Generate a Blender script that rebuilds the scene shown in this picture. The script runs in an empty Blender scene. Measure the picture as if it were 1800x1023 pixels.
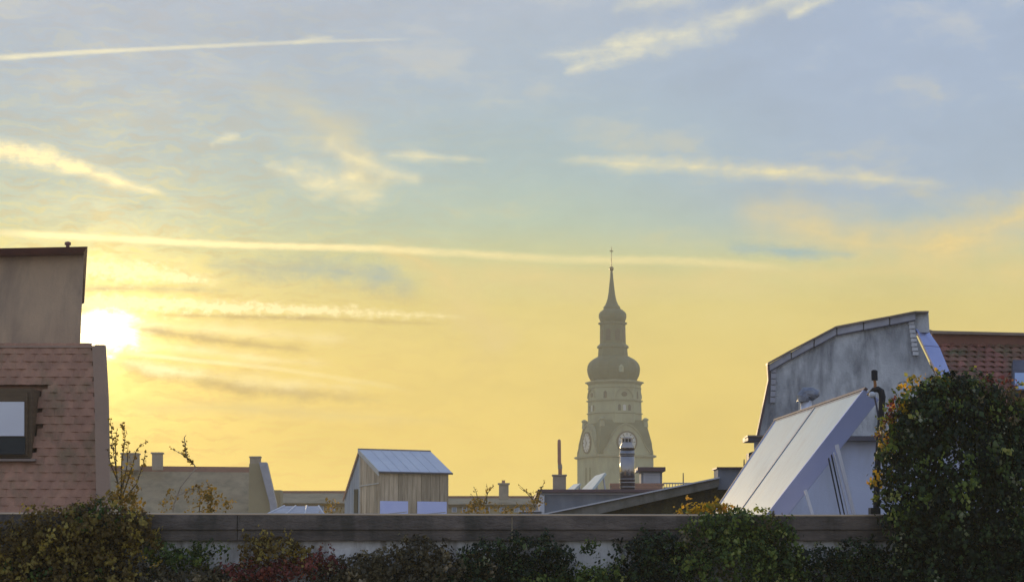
import bpy, bmesh, math, random
import numpy as np
from mathutils import Vector, Matrix, noise as mnoise

random.seed(7)
rng = np.random.default_rng(7)
C = bpy.context.scene.collection
SC = bpy.context.scene

# ------------------------------------------------------------------ camera
F = 3400.0                       # focal length in pixels of the 1800 px wide photograph
EYE = Vector((0.0, 0.0, 18.0))
PITCH = math.atan((960 - 511.5) / F)
cam_d = bpy.data.cameras.new('camera')
cam_d.sensor_width = 36.0
cam_d.lens = 36.0 * F / 1800.0
cam_d.clip_start = 0.1
cam_d.clip_end = 5000
cam = bpy.data.objects.new('camera', cam_d)
C.objects.link(cam)
cam.location = EYE
cam.rotation_euler = (math.pi / 2 + PITCH, 0, 0)
SC.camera = cam


def ray(px, py):
    a, b = (px - 900.0) / F, (511.5 - py) / F
    c, s = math.cos(PITCH), math.sin(PITCH)
    return Vector((a, c - b * s, s + b * c))


def at(px, py, Y):
    """world point that the photo shows at (px, py), at the distance Y"""
    d = ray(px, py)
    return EYE + d * (Y / d.y)


# ------------------------------------------------------------------ world, sun, exposure
SUN_PX = (176, 578)
sd = ray(*SUN_PX).normalized()
SUN_AZ = math.atan2(sd.x, sd.y)
SUN_EL = math.asin(sd.z)

world = bpy.data.worlds.new('World')
SC.world = world
world.use_nodes = True
wt = world.node_tree
wt.nodes.clear()
world.cycles.sampling_method = 'MANUAL'
world.cycles.sample_map_resolution = 1024


class NT:
    """short hand for building node trees"""
    def __init__(self, tree):
        self.t = tree

    def put(self, sock, v):
        if v is None:
            return
        if isinstance(v, bpy.types.NodeSocket):
            self.t.links.new(v, sock)
        elif isinstance(v, (tuple, list, Vector)):
            v = tuple(v)
            n = len(sock.default_value)
            if len(v) < n:
                v = v + (1.0,) * (n - len(v))
            sock.default_value = v[:n]
        else:
            try:
                sock.default_value = v
            except Exception:
                sock.default_value = (v, v, v)

    def m(self, op, a, b=None, c=None, clamp=False):
        n = self.t.nodes.new('ShaderNodeMath')
        n.operation = op
        n.use_clamp = clamp
        for i, v in enumerate((a, b, c)):
            self.put(n.inputs[i], v)
        return n.outputs[0]

    def v(self, op, a, b=None, scale=None):
        n = self.t.nodes.new('ShaderNodeVectorMath')
        n.operation = op
        self.put(n.inputs[0], a)
        self.put(n.inputs[1], b)
        if scale is not None:
            self.put(n.inputs['Scale'], scale)
        return n.outputs['Value'] if op in ('DOT_PRODUCT', 'LENGTH', 'DISTANCE') else n.outputs['Vector']

    def mr(self, v, a, b, c=0.0, d=1.0, mode='LINEAR'):
        n = self.t.nodes.new('ShaderNodeMapRange')
        n.interpolation_type = mode
        for i, x in enumerate((v, a, b, c, d)):
            self.put(n.inputs[i], x)
        return n.outputs[0]

    def mix(self, f, a, b, blend='MIX'):
        n = self.t.nodes.new('ShaderNodeMix')
        n.data_type = 'RGBA'
        n.blend_type = blend
        self.put(n.inputs[0], f)
        self.put(n.inputs[6], a)
        self.put(n.inputs[7], b)
        return n.outputs[2]

    def ramp(self, f, stops, mode='LINEAR'):
        n = self.t.nodes.new('ShaderNodeValToRGB')
        cr = n.color_ramp
        cr.interpolation = mode
        while len(cr.elements) < len(stops):
            cr.elements.new(0.5)
        for e, (p, c) in zip(cr.elements, stops):
            e.position = p
            e.color = tuple(c) + ((1.0,) if len(c) == 3 else ())
        self.put(n.inputs[0], f)
        return n.outputs[0]

    def noise(self, vec, scale, detail=4, rough=0.55, dist=0.0, out=0):
        n = self.t.nodes.new('ShaderNodeTexNoise')
        self.put(n.inputs['Vector'], vec)
        n.inputs['Scale'].default_value = scale
        n.inputs['Detail'].default_value = detail
        n.inputs['Roughness'].default_value = rough
        n.inputs['Distortion'].default_value = dist
        return n.outputs[out]

    def xyz(self, x, y, z):
        n = self.t.nodes.new('ShaderNodeCombineXYZ')
        for i, q in enumerate((x, y, z)):
            self.put(n.inputs[i], q)
        return n.outputs[0]

    def sep(self, v):
        n = self.t.nodes.new('ShaderNodeSeparateXYZ')
        self.put(n.inputs[0], v)
        return n.outputs


def lin(r, g, b):
    f = lambda c: (c / 255 / 12.92) if c / 255 <= 0.04045 else ((c / 255 + 0.055) / 1.055) ** 2.4
    return (f(r), f(g), f(b))


N = NT(wt)
tc = wt.nodes.new('ShaderNodeTexCoord')
D = N.v('NORMALIZE', tc.outputs['Generated'])
dx, dy, dz = N.sep(D)
az = N.m('ARCTAN2', dx, dy)
el = N.m('ARCSINE', dz)
KU = F                                       # sky coordinates: angles times F, so about one unit per photo pixel
U, V = N.m('MULTIPLY', az, KU), N.m('MULTIPLY', el, KU)
P0 = N.xyz(U, V, 0.0)


def sk(px, py):
    d = ray(px, py).normalized()
    return Vector((math.atan2(d.x, d.y) * KU, math.asin(d.z) * KU, 0))


# distance to the sun in the same units
sang = N.m('MULTIPLY', N.m('ARCCOSINE', N.v('DOT_PRODUCT', D, tuple(sd))), KU)

# clear-sky gradient: one ramp on the sunset side, one opposite it
eld = N.m('MULTIPLY', V, 1.0 / (KU * math.pi / 2))


def E(py):
    return max(0.0, sk(900, py).y / (KU * math.pi / 2))


west = N.ramp(eld, [
    (0.0, lin(236, 200, 86)), (E(880), lin(244, 216, 104)), (E(760), lin(240, 210, 98)),
    (E(640), lin(236, 210, 106)), (E(540), lin(228, 210, 118)), (E(460), lin(202, 207, 148)),
    (E(390), lin(172, 198, 182)), (E(300), lin(160, 190, 198)), (E(150), lin(160, 184, 206)),
    (E(0), lin(168, 185, 207)), (0.32, lin(150, 174, 212)), (1.0, lin(104, 138, 192))])
east = N.ramp(eld, [
    (0.0, lin(186, 186, 192)), (0.06, lin(198, 203, 212)), (0.16, lin(192, 207, 228)),
    (0.4, lin(170, 190, 226)), (1.0, lin(104, 138, 192))])
daz = N.m('ABSOLUTE', N.m('SUBTRACT', az, SUN_AZ))
daz = N.m('MINIMUM', daz, N.m('SUBTRACT', 2 * math.pi, daz))
side = N.mr(daz, 0.30, 2.0, 0, 1, 'SMOOTHSTEP')
base = N.mix(side, west, east)
# a little bluer towards the right and warmer towards the sun high up
blu = N.m('MULTIPLY', N.mr(U, 0, 650, 0, 1, 'SMOOTHSTEP'), N.mr(V, sk(900, 500).y, sk(900, 330).y, 0, 1, 'SMOOTHSTEP'))
base = N.mix(N.m('MULTIPLY', blu, N.mr(daz, 0.5, 1.4, 0.75, 0.0)), base, lin(158, 180, 212))
# the same pale blue shows low down on the sun's far right of the frame
# physical sky adds its own gradient
sky = wt.nodes.new('ShaderNodeTexSky')
sky.sky_type = 'NISHITA'
sky.sun_disc = False
sky.sun_elevation = SUN_EL
sky.sun_rotation = SUN_AZ
sky.air_density = 1.0
sky.dust_density = 2.0
base = N.mix(1.0, base, N.mix(1.0, sky.outputs[0], (0.003, 0.003, 0.003), 'MULTIPLY'), 'ADD')

# soft unevenness of the air: high veils, and finer wisps close to the sun
nf = N.noise(N.v('MULTIPLY', P0, (0.010, 0.016, 1)), 1.0, 4, 0.6, 0.0, 1)
P_soft = N.v('ADD', P0, N.v('MULTIPLY', N.v('SUBTRACT', nf, (0.5, 0.5, 0.5)), (90, 60, 0)))
mott = N.noise(N.v('MULTIPLY', P_soft, (0.0035, 0.008, 1)), 1.0, 4, 0.6)
c = N.v('SCALE', base, scale=N.mr(mott, 0.3, 0.7, 0.93, 1.05))
veilcol = N.mix(N.mr(V, sk(900, 420).y, sk(900, 60).y), lin(222, 206, 140), lin(208, 208, 204))
c = N.mix(N.m('MULTIPLY', N.mr(mott, 0.52, 0.72, 0.0, 0.45, 'SMOOTHSTEP'), N.mr(V, sk(900, 620).y, sk(900, 440).y)), c, veilcol)
wisp = N.mr(N.noise(N.v('MULTIPLY', P_soft, (0.012, 0.060, 1)), 1.0, 5, 0.62), 0.40, 0.62, -1, 1)
wmask = N.m('MULTIPLY', N.m('EXPONENT', N.m('DIVIDE', sang, -260.0)), 0.75)
c = N.mix(N.m('MULTIPLY', N.m('MAXIMUM', wisp, 0.0), wmask, clamp=True), c, lin(255, 226, 110))
c = N.mix(N.m('MULTIPLY', N.m('MAXIMUM', N.m('MULTIPLY', wisp, -1), 0.0), wmask, clamp=True), c, lin(214, 172, 84))
# aureole round the sun
sn = N.mr(N.noise(N.v('MULTIPLY', P_soft, (0.012, 0.03, 1)), 1.0, 3, 0.6), 0.3, 0.7, 0.5, 1.4)
# the burnt-out patch is ragged: it reaches right and down from the sun along the cloud edges
rag = N.noise(N.v('MULTIPLY', P_soft, (0.022, 0.05, 1)), 1.0, 4, 0.65)
S0 = sk(SUN_PX[0] + 14, SUN_PX[1] + 2)
ex_ = N.v('MULTIPLY', N.v('SUBTRACT', P0, tuple(S0)), (0.72, 1.0, 0))
sang1 = N.m('MULTIPLY', N.v('LENGTH', ex_), N.mr(rag, 0.3, 0.7, 1.45, 0.62))
sang1 = N.m('MAXIMUM', sang1, N.m('MULTIPLY', sang, 0.1))
g1 = N.m('EXPONENT', N.m('MULTIPLY', N.m('POWER', N.m('DIVIDE', sang1, 29.0), 2.0), -1.0))
g2 = N.m('MULTIPLY', N.m('EXPONENT', N.m('DIVIDE', sang, -92.0)), sn)
g3 = N.m('EXPONENT', N.m('DIVIDE', sang, -230.0))
add = N.v('ADD', N.v('SCALE', (1.0, 0.94, 0.80), scale=N.m('MULTIPLY', g1, 5.0)), N.v('SCALE', (1.0, 0.72, 0.20), scale=N.m('MULTIPLY', g2, 2.0)))
add = N.v('ADD', add, N.v('SCALE', (1.0, 0.60, 0.05), scale=N.m('MULTIPLY', g3, 0.13)))
c = N.v('ADD', c, add)
# below the horizon: dull ground haze
c = N.mix(N.mr(V, 0.0, -200.0), c, (0.16, 0.13, 0.10, 1))
bg = wt.nodes.new('ShaderNodeBackground')
wt.links.new(c, bg.inputs[0])
bg.inputs[1].default_value = 1.0
wo = wt.nodes.new('ShaderNodeOutputWorld')
wt.links.new(bg.outputs[0], wo.inputs[0])

sun_d = bpy.data.lights.new('sun', 'SUN')
sun_d.energy = 2.4
sun_d.angle = math.radians(0.5)
sun_d.color = (1.0, 0.74, 0.42)
sun = bpy.data.objects.new('sun', sun_d)
C.objects.link(sun)
sun.rotation_euler = sd.to_track_quat('Z', 'Y').to_euler()
sun.location = EYE + sd * 50

SC.view_settings.view_transform = 'Standard'
SC.view_settings.look = 'None'
SC.view_settings.gamma = 1.0
SC.view_settings.exposure = 0.0
SC.view_settings.use_curve_mapping = False
SC.cycles.use_denoising = True
SC.cycles.max_bounces = 6
SC.cycles.volume_bounces = 1
SC.cycles.transparent_max_bounces = 12

# ------------------------------------------------------------------ clouds and vapour trails: sheets of ice cloud high and far behind everything
SHELL = 3200.0


def cloud_material(name, fray, size, tex, kind, core=0.35, opac=0.85):
    m = bpy.data.materials.new(name)
    m.use_nodes = True
    t = m.node_tree
    t.nodes.clear()
    n = NT(t)
    geo = t.nodes.new('ShaderNodeNewGeometry')
    d = n.v('NORMALIZE', n.v('SUBTRACT', geo.outputs['Position'], tuple(EYE)))
    x, y, z = n.sep(d)
    u = n.m('MULTIPLY', n.m('ARCTAN2', x, y), KU)
    v = n.m('MULTIPLY', n.m('ARCSINE', z), KU)
    p = n.xyz(u, v, 0.0)
    uv = t.nodes.new('ShaderNodeUVMap')
    a, b, _ = n.sep(uv.outputs[0])
    b = n.m('MULTIPLY_ADD', b, 2.0, -1.0)
    at_ = t.nodes.new('ShaderNodeAttribute')
    at_.attribute_name = 'opacity'
    nz = n.noise(n.v('MULTIPLY', p, (1.0 / size, 1.35 / size, 1)), 1.0, 5, 0.62)
    b2 = n.m('ADD', n.m('ABSOLUTE', b), n.m('MULTIPLY', n.m('SUBTRACT', nz, 0.42), fray))
    prof = n.mr(b2, core, 1.0, 1.0, 0.0, 'SMOOTHSTEP')
    prof = n.m('MULTIPLY', prof, n.mr(n.m('ABSOLUTE', b), 0.8, 1.0, 1.0, 0.0, 'SMOOTHSTEP'))
    ends = n.m('MULTIPLY', n.mr(a, 0.0, 0.10, 0, 1, 'SMOOTHSTEP'), n.mr(a, 0.88, 1.0, 1, 0, 'SMOOTHSTEP'))
    body = n.mr(n.noise(n.v('MULTIPLY', p, (0.45 / size, 1.6 / size, 1)), 1.0, 5, 0.62), 0.3, 0.66, 1.0 - tex, 1.15)
    den = n.m('MULTIPLY', n.m('MULTIPLY', prof, ends), n.m('MULTIPLY', body, at_.outputs['Fac']))
    alpha = n.m('MULTIPLY', den, opac, clamp=True)
    sang = n.m('MULTIPLY', n.m('ARCCOSINE', n.v('DOT_PRODUCT', d, tuple(sd))), KU)
    near = n.m('EXPONENT', n.m('DIVIDE', sang, -380.0))
    hi = n.mr(v, sk(900, 480).y, sk(900, 120).y, 0, 1)
    if kind == 'lit':
        c = n.mix(hi, lin(252, 232, 158), lin(232, 230, 206))
        c = n.mix(n.m('MULTIPLY', near, 1.0, clamp=True), c, (1.9, 1.55, 0.75, 1))
    elif kind == 'veil':
        c = n.mix(hi, lin(246, 218, 140), lin(222, 214, 178))
    elif kind == 'grey':
        c = n.mix(n.mr(v, sk(900, 560).y, sk(900, 490).y), lin(206, 176, 104), lin(164, 192, 190))
        c = n.mix(n.m('MULTIPLY', near, 0.4), c, lin(190, 150, 80))
    e = t.nodes.new('ShaderNodeEmission')
    n.put(e.inputs[0], c)
    tr = t.nodes.new('ShaderNodeBsdfTransparent')
    mx = t.nodes.new('ShaderNodeMixShader')
    n.put(mx.inputs[0], alpha)
    t.links.new(tr.outputs[0], mx.inputs[1])
    t.links.new(e.outputs[0], mx.inputs[2])
    o = t.nodes.new('ShaderNodeOutputMaterial')
    t.links.new(mx.outputs[0], o.inputs[0])
    m.cycles.emission_sampling = 'NONE'
    return m


def cloud(name, label, cat, pts, mt, shell, group=None, kind=None):
    """pts: (px, py, half width, density); a ribbon with its own place in the sky shell"""
    P = [sk(p[0], p[1]) for p in pts]
    W = [p[2] for p in pts]
    S = [p[3] for p in pts]
    n = len(P)
    out = []
    for i in range(n - 1):
        a, b = P[i], P[i + 1]
        ta = (P[i + 1] - P[max(i - 1, 0)]) * (0.5 if i > 0 else 1)
        tb = (P[min(i + 2, n - 1)] - P[i]) * (0.5 if i + 2 < n else 1)
        steps = 10
        for k in range(steps + (1 if i == n - 2 else 0)):
            t = k / steps
            h = (2 * t ** 3 - 3 * t ** 2 + 1, t ** 3 - 2 * t ** 2 + t, -2 * t ** 3 + 3 * t ** 2, t ** 3 - t ** 2)
            out.append((a * h[0] + ta * h[1] + b * h[2] + tb * h[3], W[i] + (W[i + 1] - W[i]) * t, S[i] + (S[i + 1] - S[i]) * t))
    verts, uvs, dens = [], [], []
    L = len(out)
    dist = [0]
    for i in range(1, L):
        dist.append(dist[-1] + (out[i][0] - out[i - 1][0]).length)
    for i, (q, w, s) in enumerate(out):
        tg = (out[min(i + 1, L - 1)][0] - out[max(i - 1, 0)][0]).normalized()
        nr = Vector((-tg.y, tg.x, 0))
        for j in range(5):
            e = -1 + j * 0.5
            r = q + nr * (w * e)
            A, B = r.x / KU, r.y / KU
            verts.append(EYE + Vector((math.sin(A) * math.cos(B), math.cos(A) * math.cos(B), math.sin(B))) * shell)
            uvs.append((dist[i] / dist[-1], j / 4))
            dens.append(s)
    faces = [(i * 5 + j, i * 5 + j + 1, i * 5 + j + 6, i * 5 + j + 5) for i in range(L - 1) for j in range(4)]
    me = bpy.data.meshes.new(name)
    me.from_pydata(verts, [], faces)
    ul = me.uv_layers.new(name='UVMap')
    for lp in me.loops:
        ul.data[lp.index].uv = uvs[lp.vertex_index]
    at_ = me.attributes.new('opacity', 'FLOAT', 'POINT')
    at_.data.foreach_set('value', dens)
    me.materials.append(mt)
    o = bpy.data.objects.new(name, me)
    C.objects.link(o)
    o.visible_shadow = False
    o['label'] = label
    o['category'] = cat
    if group:
        o['group'] = group
    return o


CM_thin = cloud_material('ice_trail', 0.55, 26, 0.25, 'lit', 0.15, 0.9)
CM_puff = cloud_material('puffy_trail', 2.2, 17, 0.45, 'lit', -0.35, 1.0)
CM_wisp = cloud_material('cirrus_wisp', 1.7, 60, 0.65, 'lit', -0.25, 0.95)
CM_veil = cloud_material('cirrus_veil', 1.3, 120, 0.5, 'veil', -0.5, 0.95)
CM_grey = cloud_material('shaded_cloud', 1.4, 50, 0.45, 'grey', -0.3, 0.8)

CL = [
    ('vapour_trail', 'thin pale vapour trail crossing the top left corner of the sky', 'vapour trail', CM_thin,
     [(-60, 106, 9, .7), (120, 94, 7, .75), (300, 85, 6, .55), (520, 75, 5.5, .4), (760, 68, 4, .15)]),
    ('cloud', 'small pale puff on the thin top left vapour trail', 'cloud', CM_wisp,
     [(510, 78, 8, .3), (548, 70, 14, .7), (590, 66, 8, .3)]),
    ('cirrus_cloud', 'large feathery white cirrus at the top edge of the sky above the church', 'cloud', CM_wisp,
     [(940, 98, 12, .6), (1030, 93, 32, 1.0), (1140, 72, 48, 1.0), (1250, 48, 44, .85), (1350, 8, 40, .75), (1450, -30, 40, .7)]),
    ('cirrus_cloud', 'small hook of cirrus hanging under the large feathery cloud', 'cloud', CM_wisp,
     [(985, 132, 10, .6), (1040, 112, 24, 1.0), (1140, 92, 24, .7)]),
    ('cirrus_cloud', 'faint curl of cirrus above the feathery cloud at the top edge', 'cloud', CM_wisp,
     [(1070, 28, 14, .5), (1120, 5, 34, .65), (1250, -12, 34, .5)]),
    ('cloud', 'small white tuft of cloud cut off by the top edge of the sky', 'cloud', CM_wisp,
     [(1380, 34, 12, .6), (1420, 14, 24, 1.0), (1470, -10, 22, 1.0)]),
    ('cirrus_cloud', 'bright peach streak of cloud above the left building', 'cloud', CM_wisp,
     [(-60, 258, 36, 1.8), (60, 274, 32, 2.0), (150, 300, 26, 2.0), (225, 325, 16, 1.6), (305, 344, 8, .7)]),
    ('cirrus_veil', 'faint arched veil of cloud above the bright peach streak', 'cloud', CM_veil,
     [(20, 255, 16, .25), (120, 228, 28, .45), (210, 203, 22, .55), (260, 222, 16, .2)]),
    ('cirrus_veil', 'faint curved tail of cirrus trailing down from upper centre left', 'cloud', CM_veil,
     [(420, 140, 36, .35), (520, 185, 60, .6), (600, 245, 70, .75), (640, 310, 66, .8), (650, 360, 34, .4)]),
    ('cirrus_cloud', 'yellow-cream fish-shaped cloud in the middle of the left sky', 'cloud', CM_wisp,
     [(455, 288, 12, .6), (530, 310, 44, .95), (610, 332, 56, 1.0), (690, 350, 30, .6)]),
    ('cirrus_cloud', 'cream wisp joined to the top of the fish-shaped cloud', 'cloud', CM_wisp,
     [(565, 245, 34, .6), (640, 285, 42, .85), (750, 322, 14, .5)]),
    ('cirrus_cloud', 'short flat cream streak right of the fish-shaped cloud', 'cloud', CM_wisp,
     [(668, 273, 10, .5), (735, 275, 20, .9), (865, 283, 8, .4)]),
    ('cloud', 'tiny blurred puff alone in the left sky', 'cloud', CM_wisp,
     [(366, 256, 10, .4), (396, 243, 20, .8), (425, 236, 9, .3)]),
    ('vapour_trail', 'wide blurred vapour trail across the right half of the sky', 'vapour trail', CM_wisp,
     [(970, 280, 12, .7), (1080, 287, 24, 1.05), (1200, 293, 28, 1.05), (1320, 300, 28, .95), (1480, 309, 28, .85), (1700, 330, 16, .5)]),
    ('cirrus_veil', 'broad yellow veil of cloud above the grey gabled house', 'cloud', CM_veil,
     [(1270, 375, 55, 1.1), (1380, 392, 85, 1.25), (1510, 430, 85, 1.3), (1650, 430, 85, 1.3), (1780, 385, 85, 1.5), (1920, 322, 80, 1.5)]),
    ('cirrus_veil', 'low yellowish veil of cloud resting over the red tiled roof', 'cloud', CM_veil,
     [(1180, 478, 40, .5), (1400, 480, 50, .8), (1600, 480, 70, .8), (1880, 480, 90, .8)]),
    ('shaded_cloud', 'blue-grey lens gap at the foot of the broad yellow veil', 'cloud', CM_grey,
     [(1270, 434, 20, 1.2), (1380, 442, 24, 1.7), (1515, 448, 14, 1.3)]),
    ('vapour_trail', 'long bright vapour trail running above the left building to the spire', 'vapour trail', CM_thin,
     [(-60, 406, 10, 1.2), (150, 417, 10, 1.2), (400, 430, 9.5, 1.1), (620, 436, 10, 1.0), (780, 444, 11, .75), (1000, 456, 12, .6), (1200, 459, 12, .7), (1450, 476, 14, .5)]),
    ('cirrus_veil', 'yellow haze sagging from the long bright vapour trail', 'cloud', CM_veil,
     [(650, 434, 22, .8), (750, 466, 46, 1.3), (820, 540, 76, 1.3), (900, 640, 100, .7)]),
    ('cirrus_veil', 'flat yellow haze band behind the church spire', 'cloud', CM_veil,
     [(760, 476, 40, .6), (980, 492, 60, .9), (1200, 498, 60, .8), (1420, 510, 50, .5)]),
    ('cloud', 'puffy sunlit cloud right of the metal roof edge', 'cloud', CM_puff,
     [(90, 466, 36, 2.4), (180, 473, 38, 2.4), (260, 480, 34, 2.1), (330, 488, 24, 1.5), (400, 496, 12, .6)]),
    ('vapour_trail', 'ragged bright yellow vapour trail starting at the sun', 'vapour trail', CM_puff,
     [(90, 528, 27, 2.8), (230, 533, 26, 2.8), (340, 538, 23, 2.5), (450, 542, 20, 2.2), (600, 547, 18, 1.8), (700, 552, 14, 1.4), (840, 557, 9, .6)]),
    ('shaded_cloud', 'dark edge under the ragged bright vapour trail', 'cloud', CM_grey,
     [(250, 553, 8, .3), (400, 556, 9, 1.1), (560, 560, 10, 1.1), (680, 566, 9, .8), (800, 570, 7, .2)]),
    ('shaded_cloud', 'grey-brown cloud streak just right of the sun', 'cloud', CM_grey,
     [(215, 574, 14, 1.2), (320, 588, 20, 1.35), (420, 603, 18, 1.1), (560, 618, 13, .5)]),
    ('shaded_cloud', 'long olive cloud streak low in the sunset above the wooden hut', 'cloud', CM_grey,
     [(180, 632, 20, 1.0), (300, 656, 28, 1.2), (430, 680, 30, 1.1), (560, 694, 26, 1.2), (700, 706, 16, .4)]),
    ('shaded_cloud', 'dim grey band under the puffy sunlit cloud', 'cloud', CM_grey,
     [(120, 508, 14, .9), (260, 508, 13, .9), (420, 512, 10, .4)]),
    ('shaded_cloud', 'smooth blue-green gap of sky under the long bright vapour trail', 'cloud', CM_grey,
     [(340, 466, 30, .5), (540, 474, 50, 1.1), (660, 488, 56, 1.3), (750, 516, 40, 1.0)]),
    ('vapour_trail', 'fine golden vapour trail below the sun', 'vapour trail', CM_thin,
     [(200, 618, 7, .9), (330, 632, 6.5, .75), (500, 650, 7, .45), (740, 688, 9, .1)]),
    ('cirrus_veil', 'golden curved veil below the fine golden vapour trail', 'cloud', CM_wisp,
     [(190, 628, 20, 1.2), (290, 650, 24, 1.2), (440, 668, 26, .9), (660, 684, 24, .4)]),
    ('cirrus_cloud', 'golden fanned wisp spreading right from the sun above the grey-brown streak', 'cloud', CM_wisp,
     [(190, 566, 18, 1.3), (300, 572, 26, 1.1), (440, 584, 26, .8), (640, 600, 20, .4)]),
    ('cirrus_cloud', 'golden rippled wisp between the two shaded streaks right of the sun', 'cloud', CM_wisp,
     [(220, 604, 12, 1.2), (320, 612, 20, 1.1), (460, 630, 20, .8), (600, 644, 14, .3)]),
    ('cirrus_veil', 'pale yellow wisps low in the sky over the brown steep-roofed house', 'cloud', CM_veil,
     [(200, 720, 26, .6), (380, 716, 30, .8), (600, 730, 26, .6), (820, 742, 20, .3)]),
]
for i, (nm, lb, ct, mt, pts) in enumerate(CL):
    cloud(nm, lb, ct, pts, mt, SHELL + (60 if mt in (CM_veil,) else 30 if mt is CM_grey else 0) + i * 0.5,
          group={'vapour_trail': 'vapour trails', 'cirrus_veil': 'thin veils of cloud', 'cirrus_cloud': 'sunlit cirrus clouds',
                 'shaded_cloud': 'shaded cloud streaks', 'cloud': 'small clouds'}[nm])

# ------------------------------------------------------------------ helpers for things, parts and materials
ORG = {}


def thing(name, label, cat, loc, group=None):
    o = bpy.data.objects.new(name, None)
    o.empty_display_size = 0.2
    C.objects.link(o)
    o.location = loc
    o['label'] = label
    o['category'] = cat
    if group:
        o['group'] = group
    ORG[o.name] = Vector(loc)
    return o


def link(name, me, mats, parent=None, loc=None, rot=None, smooth=False, bevel=0.0, kind=None, label=None):
    if mats is not None and not me.materials:
        for m in (mats if isinstance(mats, (list, tuple)) else [mats]):
            me.materials.append(m)
    if smooth:
        for p in me.polygons:
            p.use_smooth = True
    o = bpy.data.objects.new(name, me)
    C.objects.link(o)
    if parent is not None:
        o.parent = parent
        ORG[o.name] = ORG.get(parent.name, Vector())
    if loc is not None:
        o.location = Vector(loc) - (ORG.get(parent.name, Vector()) if parent is not None else Vector())
    if rot is not None:
        o.rotation_euler = rot
    if bevel:
        b = o.modifiers.new('bevel', 'BEVEL')
        b.width = bevel
        b.segments = 2
        b.limit_method = 'ANGLE'
    if kind:
        o['kind'] = kind
    if label:
        o['label'] = label
    return o


class MB:
    """collects world-space geometry for one part"""
    def __init__(self):
        self.v, self.f = [], []

    def add(self, vs, fs):
        n = len(self.v)
        self.v += [Vector(a) for a in vs]
        self.f += [tuple(i + n for i in f) for f in fs]
        return self

    def hexa(self, p):
        """p: 8 corners, bottom ring 0-3 then top ring 4-7"""
        return self.add(p, [(3, 2, 1, 0), (4, 5, 6, 7), (0, 1, 5, 4), (1, 2, 6, 5), (2, 3, 7, 6), (3, 0, 4, 7)])

    def box(self, x0, x1, y0, y1, z0, z1):
        return self.hexa([(x0, y0, z0), (x1, y0, z0), (x1, y1, z0), (x0, y1, z0), (x0, y0, z1), (x1, y0, z1), (x1, y1, z1), (x0, y1, z1)])

    def prism(self, pts, d):
        """closed outline of world points, pushed along the vector d"""
        n = len(pts)
        d = Vector(d)
        vs = [Vector(p) for p in pts] + [Vector(p) + d for p in pts]
        fs = [tuple(range(n)), tuple(range(2 * n - 1, n - 1, -1))]
        fs += [(i, (i + 1) % n + 0, (i + 1) % n + n, i + n) for i in range(n)]
        return self.add(vs, fs)

    def sil(self, px, Y, depth):
        """outline seen in the photo as px, standing at distance Y, `depth` metres thick"""
        return self.prism([at(a, b, Y) for a, b in px], (0, depth, 0))

    def rect(self, x0, y0, x1, y1, Y, depth):
        return self.sil([(x0, y0), (x1, y0), (x1, y1), (x0, y1)], Y, depth)

    def tube(self, pts, rad, seg=8, caps=True):
        pts = [Vector(p) for p in pts]
        rad = rad if isinstance(rad, (list, tuple)) else [rad] * len(pts)
        n0 = len(self.v)
        up = Vector((0.013, 1, 0.02)).normalized()
        for i, p in enumerate(pts):
            t = (pts[min(i + 1, len(pts) - 1)] - pts[max(i - 1, 0)]).normalized()
            a = t.cross(up)
            if a.length < 1e-3:
                a = t.cross(Vector((1, 0, 0)))
            a.normalize()
            b = t.cross(a)
            for k in range(seg):
                w = 2 * math.pi * k / seg
                self.v.append(p + (a * math.cos(w) + b * math.sin(w)) * rad[i])
        for i in range(len(pts) - 1):
            for k in range(seg):
                q = n0 + i * seg
                self.f.append((q + k, q + (k + 1) % seg, q + seg + (k + 1) % seg, q + seg + k))
        if caps:
            self.f.append(tuple(n0 + k for k in range(seg))[::-1])
            self.f.append(tuple(n0 + (len(pts) - 1) * seg + k for k in range(seg)))
        return self

    def lathe(self, cx, cy, prof, seg=16, rot=0.0, sq=False):
        """prof: (z, r) from bottom to top"""
        n0 = len(self.v)
        for z, r in prof:
            for k in range(seg):
                w = rot + 2 * math.pi * (k + 0.5) / seg
                self.v.append(Vector((cx + r * math.cos(w), cy + r * math.sin(w), z)))
        for i in range(len(prof) - 1):
            for k in range(seg):
                q = n0 + i * seg
                self.f.append((q + k, q + (k + 1) % seg, q + seg + (k + 1) % seg, q + seg + k))
        self.f.append(tuple(n0 + k for k in range(seg))[::-1])
        self.f.append(tuple(n0 + (len(prof) - 1) * seg + k for k in range(seg)))
        return self

    def mesh(self, name, off=Vector()):
        me = bpy.data.meshes.new(name)
        me.from_pydata([v - off for v in self.v], [], self.f)
        bm = bmesh.new()
        bm.from_mesh(me)
        bmesh.ops.recalc_face_normals(bm, faces=bm.faces)
        bm.to_mesh(me)
        bm.free()
        return me

    def part(self, name, mat, parent, bevel=0.0, smooth=False, label=None, kind=None):
        off = ORG.get(parent.name, Vector()) if parent is not None else Vector()
        o = link(name, self.mesh(name, off), mat, parent, None, None, smooth, bevel, kind, label)
        return o


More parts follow.
